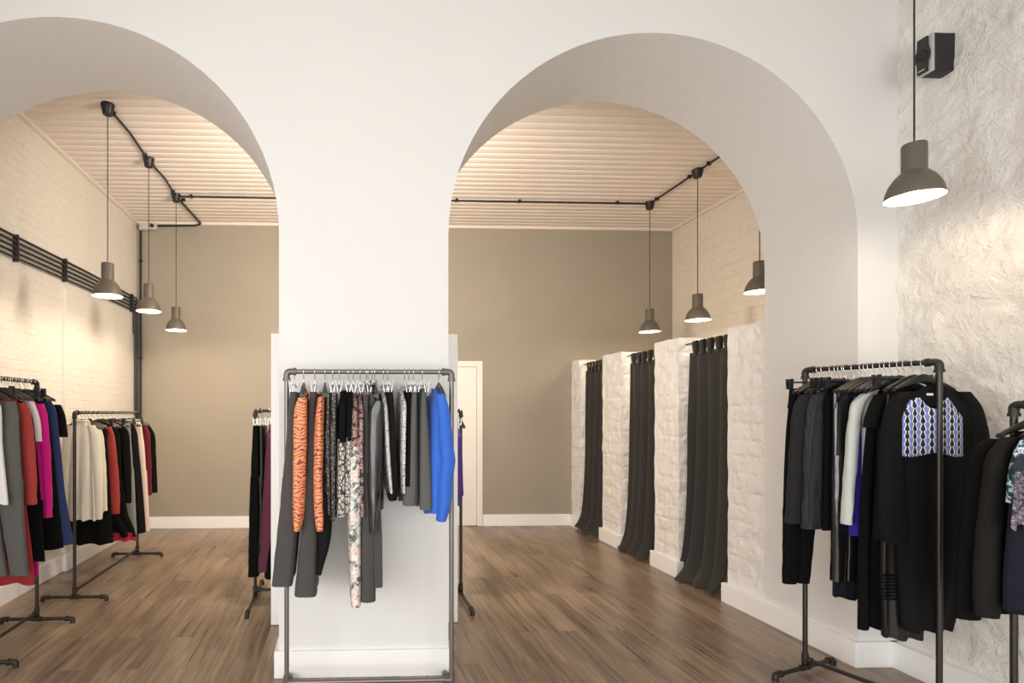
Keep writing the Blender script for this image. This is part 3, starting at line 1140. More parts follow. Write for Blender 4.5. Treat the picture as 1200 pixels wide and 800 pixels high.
def sheetbody(zs, cx, hx, cy, hy, wide, seed, amp=.010, kf=7.0, n=56, hem=.006, close=True, pw=.75):
    """closed loft of cloth. wide = 'X' or 'Y': the axis across the shoulders; folds ripple along the other"""
    rnd = random.Random(seed)
    p1, p2, p3 = (rnd.uniform(0, 6.28) for _ in range(3))
    k1, k2 = kf * rnd.uniform(.85, 1.15), kf * rnd.uniform(1.7, 2.3)
    rings = []
    m = len(zs)
    for i in range(m):
        f = i / (m - 1)
        A = amp * (.12 + .88 * f ** .8)
        ring = []
        for k in range(n):
            w = 2 * PI * k / n
            c, s_ = math.cos(w), math.sin(w)
            ex = math.copysign(abs(c) ** pw, c)
            ey = math.copysign(abs(s_) ** pw, s_)
            q = ex if wide == 'X' else ey
            fold = A * (math.sin(k1 * q + p1 + .6 * f) + .45 * math.sin(k2 * q + p2 - .9 * f))
            x = cx[i] + hx[i] * ex
            y = cy[i] + hy[i] * ey
            if wide == 'X':
                y += fold
                x += .3 * A * math.sin(6 * f + p3)
            else:
                x += fold * .5
            z = zs[i]
            if i == m - 1:
                z += hem * math.sin(k1 * q + p1 + 1)
            nz = noise.noise(Vector((x * 9, y * 9, z * 5 + seed))) * .0035
            ring.append((x + (nz if wide == 'Y' else 0), y + (nz if wide == 'X' else 0), z))
        rings.append(ring)
    mb = MB()
    if close:                                          # turn the hem inwards so the cloth reads hollow
        last = rings[-1]
        mx = sum(p[0] for p in last) / n
        my = sum(p[1] for p in last) / n
        ins = [(mx + (p[0] - mx) * .93, my + (p[1] - my) * .85, p[2] + .001) for p in last]
        up = [(mx + (p[0] - mx) * .90, my + (p[1] - my) * .75, p[2] + .05) for p in last]
        rings += [ins, up]
    mb.loft(rings)
    return mb


def limb(path, seed, n=18, flat=1.0, wr=.0035, close=True, pw=1.0):
    """sleeve or leg: path of (x, y, z, rx, ry)"""
    P = np.array(path, float)
    s0 = np.linspace(0, 1, len(P))
    m = 26
    s1 = np.linspace(0, 1, m)
    Q = np.stack([sm(np.interp(s1, s0, P[:, j]), 2) for j in range(5)], 1)
    rings = []
    for i in range(m):
        x, y, z, rx, ry = Q[i]
        ring = []
        for k in range(n):
            w = 2 * PI * k / n
            c, s_ = math.cos(w), math.sin(w)
            g = 1 + wr / max(rx, .01) * (noise.noise(Vector((c * 1.5 + seed, s_ * 1.5, z * 16))) * 1.2 + .6 * math.sin(3 * w + seed + z * 5))
            c2, s2 = math.copysign(abs(c) ** pw, c), math.copysign(abs(s_) ** pw, s_)
            ring.append((x + rx * c2 * g, y + ry * s2 * g, z))
        rings.append(ring)
    if close:
        x, y, z, rx, ry = Q[-1]
        rings.append([(x + (p[0] - x) * .85, y + (p[1] - y) * .85, p[2] + .001) for p in rings[m - 1]])
        rings.append([(x + (p[0] - x) * .8, y + (p[1] - y) * .8, p[2] + .03) for p in rings[m - 1]])
    return MB().loft(rings)


GN = [0]


def resample(prof, Y, m=30):
    """(v, uL, uR) picture rows -> z, centre x, half x on the plane y = Y"""
    prof = sorted(prof)
    rows = []
    for (v, a, b_) in prof:
        xa_, z = on_y(a, v, Y)
        xb_, _ = on_y(b_, v, Y)
        rows.append((z, (xa_ + xb_) / 2, (xb_ - xa_) / 2))
    rows = np.array(rows)
    z = np.linspace(rows[0, 0], rows[-1, 0], m)
    cx = sm(np.interp(-z, -rows[:, 0], rows[:, 1]))
    hx = sm(np.interp(-z, -rows[:, 0], rows[:, 2]))
    return z, cx, hx


def mirror(prof, X, Y):
    """fill a missing left edge (None) by mirroring the right one about the rail at x = X (or the other way round)"""
    out = []
    for (v, a, b_) in prof:
        if a is None or b_ is None:
            x, z = on_y(b_ if a is None else a, v, Y)
            xm = 2 * X - x
            # project back
            dd = xm * SN + Y * CS
            um = U0 + F * (xm * CS - Y * SN) / dd
            if a is None:
                a = um
            else:
                b_ = um
        out.append((v, a, b_))
    return out


def garment(kind, name, label, short, group, wide, Y, rail, prof, mat, hang='shoulder', thick=.030, sleeves=None, sleeve_mat=None,
            yoke=None, split=None, amp=.010, kf=7.0, seed=None, depth=.17, collar=True, hem_mat=None, cuff=False, low=None, hx_hang=None, hw=0.0, cat=None, ysl=0.0):
    """one garment and its hanger. rail = (x, y, z) of the hook on the rail"""
    GN[0] += 1
    seed = seed or GN[0]
    mt = M[mat]
    Yp = Y if wide == 'X' else Y - .13
    prof = mirror(prof, rail[0], Yp)
    z, cx, hx = resample(prof, Yp)
    m = len(z)
    f = np.linspace(0, 1, m)
    dz = z[0] - z
    if wide == 'X':
        cy = np.full(m, Y)
        hy = thick * (.35 + .65 * np.clip(dz / .12, 0, 1))
        if kind in ('trousers', 'skirt'):
            hy = thick * (.5 + .5 * np.clip(dz / .25, 0, 1))
    else:
        cy = np.full(m, Y)
        if kind in ('trousers',):
            hy = depth * (.86 + .1 * f)
        elif kind == 'skirt':
            hy = depth * (.8 + .25 * f)
        else:
            hy = depth * (.28 + .72 * np.clip(dz / .075, 0, 1) ** .7)
    t = thing(name, (rail[0], rail[1], float(z[-1])), label, cat or name.replace('_', ' '), group)

    def cut(i0, i1, nm, mat_, g=1.0, dzx=0.0, close=True, am=amp):
        sl = slice(i0, i1)
        mb = sheetbody(z[sl], cx[sl] + dzx, hx[sl] * g, cy[sl], hy[sl] * (g if g > 1 else 1), wide, seed, am, kf, close=close, pw=.75 if wide == 'X' else .5)
        return mb.build(nm, mat_, t, 70)

    if kind == 'trousers':
        i = int(np.searchsorted(-z, -on_y(600, split, Yp)[1])) if split else int(m * .3)
        i = max(3, min(m - 6, i))
        cut(0, 4, 'waistband', mt, 1.03, am=amp * .3)
        cut(2, i + 2, 'hips', mt, am=amp * .6)
        for s_ in (-1, 1):
            pth = []
            for k in range(i - 1, m):
                w = hx[k] * .5
                ff = (k - i) / (m - i)
                g_ = 1.03 - (.17 if wide == 'X' else .10) * max(0, ff)
                if wide == 'Y':
                    pth.append((cx[k] + s_ * .002, cy[k] + s_ * hy[k] * .5, z[k], hx[k] * (1.0 if s_ < 0 else .92), hy[k] * .49))
                    continue
                pth.append((cx[k] + s_ * w * 1.02, cy[k] + s_ * .004, z[k], w * g_, hy[k] * .96))
            limb(pth, seed + s_ * .7, 28, wr=.002, pw=.5 if wide == 'Y' else .8).build('leg', mt, t, 70)
    elif kind == 'skirt':
        cut(0, 4, 'waistband', mt, 1.04, am=amp * .3)
        cut(2, m, 'skirt_panel', mt)
    else:
        if low:                                         # lower part of another cloth
            v_l, mat_l = low
            i = max(3, int(np.searchsorted(-z, -on_y(600, v_l, Yp)[1])))
            cut(0, i + 1, 'bodice', mt, 1.02, close=False)
            cut(i - 1, m, 'lower_part', M[mat_l])
        else:
            cut(0, m, 'body', mt)
        if collar:
            c0, y0, h0, z0_ = cx[0], cy[0], max(hx[0] * .8, .02), z[0]
            a_, b_ = (min(h0, .075), .022) if wide == 'X' else (min(max(hx[0], .012), .03), .06)
            pts = [(c0 + a_ * math.cos(w), y0 + b_ * math.sin(w), z0_ + .004 - .012 * (math.sin(w) < 0)) for w in np.linspace(0, 2 * PI, 25)]
            MB().tube(pts, .0065, 8).build('collar', mt, t, 60)
    if yoke:
        pass
    if sleeves:
        sm_ = M[sleeve_mat] if sleeve_mat else mt
        for sp in sleeves:
            # list of (v, u, r_px) rows; the second item may be 'far' to place it on the hidden side
            side = sp[0]
            rows = sp[1]
            pth = []
            for (v, u, rp) in rows:
                yy = Y + ysl if wide == 'X' else Y - (depth + .005)
                x, zz = on_y(u, v, yy)
                rr = rp * yy / F
                if wide == 'X':
                    if side == 'm':
                        x = 2 * rail[0] - x
                    pth.append((x, yy, zz, rr, max(thick * .9, rr * .6)))
                else:
                    if side == 'm':
                        yy = Y + depth + .005
                    pth.append((x, yy, zz, rr, max(.036, rr)))
            so = limb(pth, seed + (3 if side == 'm' else 0)).build('sleeve', sm_, t, 70)
            if cuff:
                x, yy, zz, rr, ry = pth[-1]
                limb([(x, yy, zz + .035, rr * 1.06, ry * 1.06), (x, yy, zz + .02, rr * 1.08, ry * 1.08), (x, yy, zz - .004, rr * 1.06, ry * 1.06)], seed, wr=.001).build('cuff', sm_, so, 70)
    if hang:
        hanger(hang, wide, rail[0], rail[1], rail[2], short, 'hangers on ' + group.split(' on ')[-1], hw)
    return t


# ---------------- rack in front of the pillar (rail along x, clothes seen edge on)
GC = 'clothes on the rack in front of the pillar'


def rc(u):
    return (on_y(u, 433, RC['y'])[0], RC['y'], RC['z'])


def C(kind, name, label, short, u, prof, mat, hang, **kw):
    kw.setdefault('depth', .165)
    kw.setdefault('amp', .006)
    return garment(kind, name, label, short, GC, 'Y', RC['y'], rc(u), prof, mat, hang, **kw)


C('trousers', 'trousers', 'long charcoal wide-leg trousers, first on the left of the pillar rack', 'leftmost charcoal trousers on the pillar rack', 345,
  [(459, 339, 349), (510, 334.5, 349), (607, 327, 349), (640, 323.5, 347), (686, 318.5, 343)], 'c_char', 'clip', split=560)
C('top', 'blouse', 'orange zebra-print blouse between the two pairs of charcoal trousers, left of its twin', 'left orange zebra-print blouse', 356,
  [(459, 352, 359), (480, 347, 360), (550, 346, 358), (606, 346, 357)], 'p_zebra', 'shoulder',
  sleeves=[('n', [(466, 355, 5), (482, 352, 8), (550, 350.5, 7.5), (600, 349.5, 7), (612, 348.5, 5.5), (621, 348, 4)]), ('m', [(466, 355, 5), (482, 352, 8), (550, 350.5, 7.5), (600, 349.5, 7), (612, 349, 6)])])
C('trousers', 'trousers', 'long charcoal trousers hanging between the two orange zebra-print blouses', 'charcoal trousers between the orange blouses', 369,
  [(459, 362, 371), (510, 358, 371), (600, 354, 372), (640, 351, 372.5), (698, 345, 372)], 'c_char', 'clip', split=560)
C('skirt', 'skirt', 'black skirt with a curved hem behind the right orange zebra-print blouse', 'curved-hem black skirt', 376,
  [(462, 372, 380), (560, 371, 385), (620, 371.5, 388), (645, 372, 385.5), (672, 372, 377)], 'c_black2', None)
C('top', 'blouse', 'orange zebra-print blouse, narrower one, right of the second charcoal trousers', 'right orange zebra-print blouse', 381,
  [(460, 374, 380), (480, 370.5, 380), (550, 369.5, 379), (606, 370, 379)], 'p_zebra', 'shoulder',
  sleeves=[('n', [(465, 376.5, 3.5), (482, 374.5, 5), (550, 373, 5.2), (600, 373.5, 5.2), (612, 374.5, 4.5), (621, 375, 3.5)]), ('m', [(465, 377, 3.5), (482, 374.5, 5), (550, 373, 5.2), (612, 374, 4.5)])])
C('trousers', 'trousers', 'grey and black snake-print trousers right beside the second orange blouse', 'left snake-print trousers', 390,
  [(460, 381, 387), (520, 380, 388), (603, 380, 388)], 'p_snake', 'clip', split=500)
C('trousers', 'trousers', 'grey snake-print trousers left of the scale-print dress', 'right snake-print trousers', 397.5,
  [(460, 387, 395), (520, 386.5, 395), (609, 388, 393)], 'p_snake', 'clip', split=500)
C('dress', 'dress', 'sleeveless black-topped dress with pale scale-print skirt, left one of two', 'left scale-print dress', 408,
  [(458, 400, 406), (474, 396, 407), (516, 395, 406), (560, 394, 406), (606, 393, 405)], 'c_black', 'clip', low=(516, 'p_scale'))
C('dress', 'dress', 'sleeveless black-topped dress with pale scale-print skirt, right one of two, beside the floral dress', 'right scale-print dress', 414,
  [(458, 407, 413), (474, 405.5, 415), (516, 404, 413), (560, 403, 412), (600, 403, 411)], 'c_black', 'clip', low=(512, 'p_scale'))
C('dress', 'dress', 'long pale floral dress reaching lower than its neighbours, centre of the pillar rack', 'long floral dress', 422,
  [(462, 413, 418), (480, 411, 421), (519, 408, 422), (560, 406, 425), (640, 408.5, 424), (708, 411, 424)], 'p_floral_d', 'clip', low=(519, 'p_floral'))
C('top', 'blouse', 'dark floral blouse squeezed between the long floral dress and the leather jacket', 'dark floral blouse', 431,
  [(462, 420, 424), (480, 419, 426.5), (540, 419, 427), (604, 421, 427)], 'p_floral_d', 'clip')
C('trousers', 'trousers', 'long charcoal trousers hanging below the black leather jacket', 'charcoal trousers under the leather jacket', 429,
  [(462, 426, 432), (520, 425, 436), (600, 424, 441), (704, 423, 441)], 'c_char', 'dclip', split=540)
C('trousers', 'trousers', 'black trousers behind the leather jacket, shorter and right of the long charcoal pair', 'black trousers behind the leather jacket', 436,
  [(462, 433, 440), (560, 436, 447), (687, 438.5, 449)], 'c_char', 'dclip', split=540)
C('top', 'jacket', 'glossy black leather jacket in the middle of the pillar rack', 'black leather jacket', 439,
  [(462, 440, 447), (478, 432, 449), (520, 429, 449.5), (560, 428, 449.5), (597, 429, 450)], 'c_leather', 'shoulder',
  sleeves=[('n', [(470, 443, 5), (482, 440, 8), (520, 439, 8.5), (570, 438, 7), (605, 437.5, 5.5), (624, 437, 4.2)]), ('m', [(470, 443, 5), (482, 440, 8), (520, 440, 8), (600, 440, 6)])])
C('top', 'blouse', 'black top with a slanting silver sequin edge right of the leather jacket', 'black top with slanting sequin edge', 449,
  [(458, 447.5, 453), (480, 448, 455), (540, 451, 458), (578, 455.5, 460)], 'p_sequin', 'clip', cat='top')
C('trousers', 'trousers', 'short black trousers right of the slanting sequin edge', 'black trousers beside the sequin edge', 454,
  [(457, 453.5, 461), (500, 454, 464), (560, 456, 467), (586, 456, 465.5)], 'c_black2', 'clip', split=520)
C('top', 'blouse', 'black and silver sequin-fronted top left of the grey skirts', 'sequin-fronted top', 474,
  [(457, 470, 475), (475, 469, 477), (540, 469.5, 476), (576, 470.5, 474.5)], 'p_sequin', 'clip', cat='top')
C('skirt', 'skirt', 'thin black skirt between the sequin-fronted top and the left grey skirt', 'thin black skirt', 479,
  [(457, 476.5, 481.5), (500, 476, 482), (570, 473, 480)], 'c_black', 'clip')
C('skirt', 'skirt', 'flared dark grey skirt, left one of two beside the blue blouse', 'left flared grey skirt', 484,
  [(456, 482.5, 489), (500, 479, 490), (560, 474, 491), (590, 471.5, 491)], 'c_grey', 'clip', amp=.012)
C('skirt', 'skirt', 'flared dark grey skirt, right one of two, next to the blue blouse', 'right flared grey skirt', 494.5,
  [(455, 494, 500), (500, 492, 504), (560, 491, 508), (595, 491, 509)], 'c_grey', 'clip', amp=.012)
C('top', 'blouse', 'bright cobalt blue blouse, last on the right of the pillar rack', 'cobalt blue blouse', 514,
  [(456, 512, 519), (470, 506, 524), (520, 504, 526), (570, 502, 526), (602, 500, 527)], 'c_blue', 'shoulder', amp=.012,
  sleeves=[('n', [(462, 516, 5), (478, 519, 7), (520, 523, 8), (540, 525, 8), (560, 522, 8.5), (590, 521, 8), (610, 517, 6)]), ('m', [(462, 515, 5), (478, 512, 7), (540, 508, 8), (600, 506, 7)])])

# ---------------- tall rack at the left edge (rail along y)
GA = 'clothes on the tall left rack'


def A(kind, name, label, short, y, prof, mat, hang, **kw):
    return garment(kind, name, label, short, GA, 'X', y, (RA['x'], y, RA['z']), prof, mat, hang, **kw)


A('top', 'blouse', 'black short-sleeved top at the far end of the tall left rack', 'black short-sleeved top on the tall left rack', 3.98,
  [(468, 20, 52), (480, None, 68), (560, None, 66), (600, None, 66)], 'c_black', 'shoulder', sleeves=[('n', [(474, 66, 5), (486, 70, 6.5), (512, 73, 6)]), ('m', [(474, 66, 5), (486, 70, 6.5), (512, 73, 6)])])
A('dress', 'dress', 'navy blue dress widening to its hem, on the tall left rack', 'navy blue dress', 3.93,
  [(467, 20, 58), (478, None, 66), (540, None, 72), (578, None, 76), (638, None, 87)], 'c_navy', 'shoulder', amp=.012)
A('dress', 'dress', 'long black dress between the magenta blouse and the navy dress', 'long black dress beside the navy one', 3.88,
  [(470, 10, 45), (482, None, 57), (560, None, 66), (643, None, 74)], 'c_black', 'shoulder')
A('top', 'blouse', 'ivory sleeveless blouse, a thin strip between black and magenta on the tall left rack', 'ivory strip blouse', 3.83,
  [(470, 10, 40), (482, None, 54.5), (535, None, 56.5)], 'c_cream', 'dclip')
A('dress', 'dress', 'long magenta dress showing only below the black clothes of the tall left rack', 'long magenta dress', 3.79,
  [(470, 5, 30), (482, None, 44), (600, None, 46), (673, None, 46.5)], 'c_mag', 'shoulder', hang_=None) if False else None
A('top', 'blouse', 'magenta long-sleeved blouse on the tall left rack', 'magenta blouse', 3.78,
  [(467, 5, 36), (476, None, 49), (540, None, 54), (585, None, 56)], 'c_mag', 'shoulder', sleeves=[('n', [(473, 46, 5), (486, 49, 6.5), (540, 53, 6), (590, 56, 5.2), (606, 56, 4.5)]), ('m', [(473, 46, 5), (486, 49, 6.5), (540, 53, 6), (604, 56, 5)])])
A('dress', 'dress', 'long magenta dress, hem just showing beside the tall left rack post', 'long magenta dress', 3.75,
  [(474, 5, 30), (486, None, 42), (600, None, 45), (674, None, 46.5)], 'c_mag', 'dclip')
A('top', 't_shirt', 'white short-sleeved top between the coral and magenta blouses', 'white short-sleeved top', 3.71,
  [(466, -10, 27), (474, None, 38), (540, None, 38), (600, None, 38)], 'c_white', 'shoulder', cat='t-shirt', sleeves=[('n', [(470, 34, 5), (484, 39, 6), (500, 42, 6), (517, 44, 5)]), ('m', [(470, 34, 5), (484, 39, 6), (500, 42, 6), (517, 44, 5)])])
A('dress', 'dress', 'long black dress hanging in front of the tall left rack post, behind the coral blouse', 'long black dress behind the coral blouse', 3.67,
  [(470, -10, 25), (482, None, 38), (560, None, 46), (657, None, 54)], 'c_black', 'shoulder')
A('dress', 'dress', 'long dull red dress with the lowest hem on the tall left rack', 'long dull red dress', 3.60,
  [(470, -15, 10), (484, None, 24), (590, None, 31), (640, None, 38), (684, None, 42)], 'c_red', 'shoulder', amp=.014)
A('top', 'blouse', 'coral red blouse with full sleeve on the tall left rack', 'coral red blouse', 3.58,
  [(468, -20, 18), (478, None, 28), (540, None, 30), (588, None, 30)], 'c_coral', 'shoulder', cuff=True, sleeves=[('n', [(472, 26, 5), (484, 29, 7), (540, 33, 8.5), (575, 35, 8), (590, 36, 6.5)]), ('m', [(472, 26, 5), (484, 29, 7), (540, 33, 8.5), (590, 36, 6.5)])])
A('trousers', 'trousers', 'long grey trousers near the left edge of the photo', 'long grey trousers', 3.47,
  [(470, -36, 17), (482, -38, 21), (560, -34, 25), (600, -28, 27), (674, -12, 34)], 'c_grey', 'dclip', split=560)
A('top', 'blouse', 'white sleeveless blouse cut off by the left edge of the photo', 'white sleeveless blouse', 3.41,
  [(464, -52, -8), (472, None, 2), (520, None, 3), (560, None, 8), (590, None, 12)], 'c_white', 'shoulder')

# ---------------- low rack along the left wall
GB = 'clothes on the low left rack'


def B(kind, name, label, short, y, prof, mat, hang, **kw):
    return garment(kind, name, label, short, GB, 'X', y, (RB['x'], y, RB['z']), prof, mat, hang, **kw)


B('top', 'blouse', 'black long-sleeved blouse at the far end of the low left rack', 'black blouse at the far end', 5.78,
  [(494, 148, 164), (502, None, 174), (575, None, 172)], 'c_black', 'shoulder', sleeves=[('n', [(499, 172, 4), (508, 177, 4.5), (540, 179, 4), (577, 181, 3.2)]), ('m', [(499, 172, 4), (508, 177, 4.5), (540, 179, 4), (577, 181, 3.2)])])
B('top', 'blouse', 'dark red blouse behind the pale pink trousers on the low left rack', 'dark red blouse', 5.68,
  [(494, 142, 160), (502, None, 169), (575, None, 170)], 'c_dred', 'shoulder', sleeves=[('n', [(499, 168, 4), (508, 172, 4.2), (540, 173.5, 3.8), (580, 175, 2.6)]), ('m', [(499, 168, 4), (508, 172, 4.2), (580, 175, 3)])])
B('trousers', 'trousers', 'pale pink trousers at the right end of the low left rack', 'pale pink trousers', 5.58,
  [(494, 142, 165), (520, 142, 169), (560, 144, 172), (622, 150, 176)], 'c_pink', 'clip', split=550)
B('dress', 'dress', 'long black dress left of the pale pink trousers', 'long black dress beside the pink trousers', 5.47,
  [(496, 140, 155), (504, None, 161), (560, None, 166), (624, None, 171)], 'c_black2', 'shoulder')
B('trousers', 'trousers', 'grey trousers hanging between black clothes on the low left rack', 'grey trousers on the low rack', 5.36,
  [(495, 125, 152), (520, 125, 154), (560, 128, 157), (626, 131, 161)], 'c_midgrey', 'clip', split=550)
B('top', 'jacket', 'black jacket with a straight sleeve right of the brick red blouse', 'black jacket on the low rack', 5.22,
  [(494, 118, 137), (502, None, 145), (560, None, 147), (600, None, 147)], 'c_black', 'shoulder', sleeves=[('n', [(499, 142, 5), (510, 146, 5.5), (550, 148, 5.5), (589, 149, 5)]), ('m', [(499, 142, 5), (510, 146, 5.5), (589, 149, 5)])])
B('dress', 'dress', 'black dress with crimson lining showing at its curved hem', 'black dress with crimson hem', 5.10,
  [(496, 110, 130), (505, None, 140), (560, None, 142), (605, None, 150), (618, 126, 157), (633, 132, 160)], 'c_black', 'dclip', low=(621, 'c_crim'))
B('top', 'blouse', 'thin olive-black top just left of the brick red blouse', 'thin olive-black top', 4.93,
  [(495, 106, 120), (503, None, 123), (560, None, 126), (590, None, 126)], 'c_olive', 'shoulder')
B('top', 'blouse', 'brick red blouse with a long full sleeve in the middle of the low left rack', 'brick red blouse', 4.99,
  [(494, 106, 122), (502, None, 127), (560, None, 128), (596, None, 128)], 'c_brick', 'shoulder', cuff=True, sleeves=[('n', [(500, 126, 4), (510, 129, 5.5), (550, 132, 6.5), (585, 134, 6.5), (601, 134, 5.5)]), ('m', [(500, 126, 4), (510, 129, 5.5), (585, 134, 6.5), (601, 134, 5.5)])])
B('skirt', 'skirt', 'black skirt showing below the cream blouse on the low left rack', 'black skirt below the cream blouse', 4.83,
  [(500, 90, 124), (560, 84, 128), (607, 80, 131), (637, 79, 132)], 'c_black', 'dclip', amp=.012)
B('top', 'blouse', 'ivory blouse right behind the cream blouse', 'ivory blouse behind the cream one', 4.74,
  [(496, 90, 108), (503, None, 115), (560, None, 118), (600, None, 122)], 'c_ivory', 'shoulder', sleeves=[('n', [(500, 112, 5), (510, 116, 5), (560, 120, 5), (598, 121.5, 4.5)]), ('m', [(500, 112, 5), (510, 116, 5), (598, 121, 4.5)])])
B('top', 'blouse', 'cream long-sleeved blouse at the near end of the low left rack', 'cream long-sleeved blouse', 4.62,
  [(492, 84, 104), (500, None, 110), (540, None, 111), (609, None, 113)], 'c_cream', 'shoulder', amp=.014, kf=9, sleeves=[('n', [(498, 107, 5), (508, 111, 6.5), (550, 113.5, 6.5), (590, 115, 6), (608, 115, 5)]), ('m', [(498, 107, 5), (508, 111, 6.5), (550, 113.5, 6.5), (608, 115, 5)])])

# ---------------- low rack behind the pillar (rail along x)
GD = 'clothes on the rack behind the pillar'


def D(kind, name, label, short, u, prof, mat, hang, **kw):
    kw.setdefault('depth', .17)
    kw.setdefault('amp', .006)
    return garment(kind, name, label, short, GD, 'Y', RD['y'], (on_y(u, 482, RD['y'])[0], RD['y'], RD['z']), prof, mat, hang, **kw)


D('trousers', 'trousers', 'long black trousers, outermost on the left of the rack behind the pillar', 'outermost black trousers behind the pillar', 302.5,
  [(499, 296, 303), (540, 293.5, 304), (600, 292, 304), (675, 291, 303)], 'c_black', 'clip', split=560)
D('trousers', 'trousers', 'black satin trousers squeezed between the outer black trousers and the plum dress', 'black satin trousers behind the pillar', 307,
  [(499, 303.5, 308.5), (590, 303.5, 309), (670, 302, 308)], 'c_satin', 'clip', split=560)
D('dress', 'dress', 'plum dress widening downwards at the left edge of the tall white board', 'plum dress', 316,
  [(499, 313.5, 320), (520, 311.5, 321), (600, 306, 322), (668, 301.5, 324)], 'c_plum', 'clip', amp=.010)
D('skirt', 'skirt', 'long black skirt whose hem shows under the plum dress', 'black skirt behind the plum dress', 322,
  [(499, 318, 326), (600, 312, 327), (677, 309, 328)], 'c_black', 'clip')
D('top', 'blouse', 'violet blouse peeking out right of the tall white board', 'violet blouse', 539,
  [(500, 532, 540), (515, 530, 543), (560, 530, 544), (580, 530, 545)], 'c_purple', 'shoulder', depth=.15)
D('skirt', 'skirt', 'dark violet skirt just showing below the violet blouse', 'dark violet skirt', 534,
  [(502, 529, 535), (560, 530, 539), (593, 531, 541)], 'c_purple', 'clip', depth=.15)

# ---------------- tall rack on the right
GE = 'clothes on the tall right rack'


def re_(f):
    a, b_ = RE['a'], RE['b']
    return (a[0] + (b_[0] - a[0]) * f, a[1] + (b_[1] - a[1]) * f, RE['z'])


def E_(kind, name, label, short, f, prof, mat, hang, **kw):
    r = re_(f)
    return garment(kind, name, label, short, GE, 'X', r[1], r, prof, mat, hang, **kw)


E_('trousers', 'trousers', 'black trousers with a gap between the legs, far left of the tall right rack', 'black trousers at the far left of the tall right rack', .09,
   [(455, 926, 985), (500, 922, 975), (552, 919, 962), (621, 918, 955), (683, 916, 949)], 'c_black', 'dclip', split=600, thick=.025)
E_('top', 'sweater', 'plain charcoal sweater at the far left of the tall right rack', 'plain charcoal sweater', .16,
   [(455, 952, 985), (466, 942, 1005), (520, 939, 1008), (613, 936, 1006)], 'c_dchar', 'shoulder', cuff=True,
   sleeves=[('n', [(462, 944, 6), (476, 938, 9), (520, 934, 9), (580, 931, 9), (612, 929, 8.5)]), ('m', [(462, 944, 6), (476, 938, 9), (520, 934, 9), (612, 929, 8)])])
E_('top', 'sweater', 'quilted dark sweater with a dotted texture on the tall right rack', 'dotted quilted sweater', .23,
   [(456, 960, 990), (467, 952, 1012), (520, 948, 1014), (618, 946, 1010)], 'p_dots', 'shoulder', cuff=True,
   sleeves=[('n', [(462, 958, 7), (478, 955, 10), (520, 953, 11), (580, 951, 12), (618, 950, 11.5)]), ('m', [(462, 956, 6), (478, 950, 10), (520, 948, 11), (618, 946, 11)])])
E_('dress', 'dress', 'plain black dress between the dotted sweater and the shiny trousers', 'black dress by the shiny trousers', .30,
   [(456, 972, 1000), (468, 966, 1020), (560, 966, 1024), (622, 964, 1024)], 'c_black', 'dclip')
E_('trousers', 'trousers', 'shiny black patent trousers on the tall right rack', 'shiny patent trousers', .405,
   [(456, 977, 1020), (520, 976, 1018), (600, 974.5, 1010), (680, 973, 1005)], 'c_patent', 'dclip', split=540, thick=.028)
E_('skirt', 'skirt', 'long dark navy skirt showing below the mint blouse', 'long dark navy skirt', .345,
   [(458, 992, 1035), (560, 984, 1034), (640, 980, 1030), (700, 978, 1026)], 'c_dnavy', 'dclip')
E_('top', 'blouse', 'royal blue blouse showing as a stripe right of the mint sleeve', 'royal blue blouse', .47,
   [(458, 1016, 1045), (470, 1008, 1066), (560, 1004, 1066), (620, 1003, 1064)], 'c_royal', 'shoulder',
   sleeves=[('n', [(464, 1012, 6), (480, 1008, 7), (540, 1005, 7), (600, 1002, 6), (627, 1001, 4.5)]), ('m', [(464, 1012, 6), (480, 1008, 7), (600, 1002, 6)])])
E_('top', 'blouse', 'pale mint and white blouse with a long sleeve on the tall right rack', 'pale mint blouse', .53,
   [(456, 1022, 1050), (466, 1011, 1072), (540, 1011, 1072), (596, 1012, 1070)], 'c_mint', 'shoulder', cuff=True,
   sleeves=[('n', [(461, 1016, 6.5), (472, 1004, 6), (500, 999.5, 6), (550, 996.5, 6), (600, 993, 5), (613, 992, 4)]), ('m', [(461, 1014, 5), (472, 1006, 6), (600, 996, 5)])])
E_('dress', 'dress', 'long black dress with an uneven frilled hem on the tall right rack', 'frill-hem black dress', .62,
   [(458, 1030, 1060), (472, 1018, 1085), (560, 1010, 1086), (660, 1005, 1085), (735, 1003, 1080)], 'c_black', 'shoulder', amp=.016, kf=10)
E_('top', 't_shirt', 'black short-sleeved t-shirt left of the dress with the blue print', 'black short-sleeved t-shirt', .69,
   [(455, 1038, 1068), (466, 1030, 1090), (540, 1028, 1090), (630, 1024, 1088)], 'c_black2', 'shoulder', cat='t-shirt',
   sleeves=[('n', [(462, 1034, 7), (474, 1027, 8), (488, 1023, 8), (501, 1020, 8)]), ('m', [(462, 1032, 6), (474, 1026, 8), (501, 1020, 8)])])
SK = E_('skirt', 'skirt', 'black satin skirt with rows of cut slits below the printed dress sleeve', 'black satin slit skirt', .78,
   [(462, 1040, 1085), (560, 1036, 1088), (660, 1033, 1084), (747, 1036, 1079)], 'c_satin', 'dclip', amp=.008)
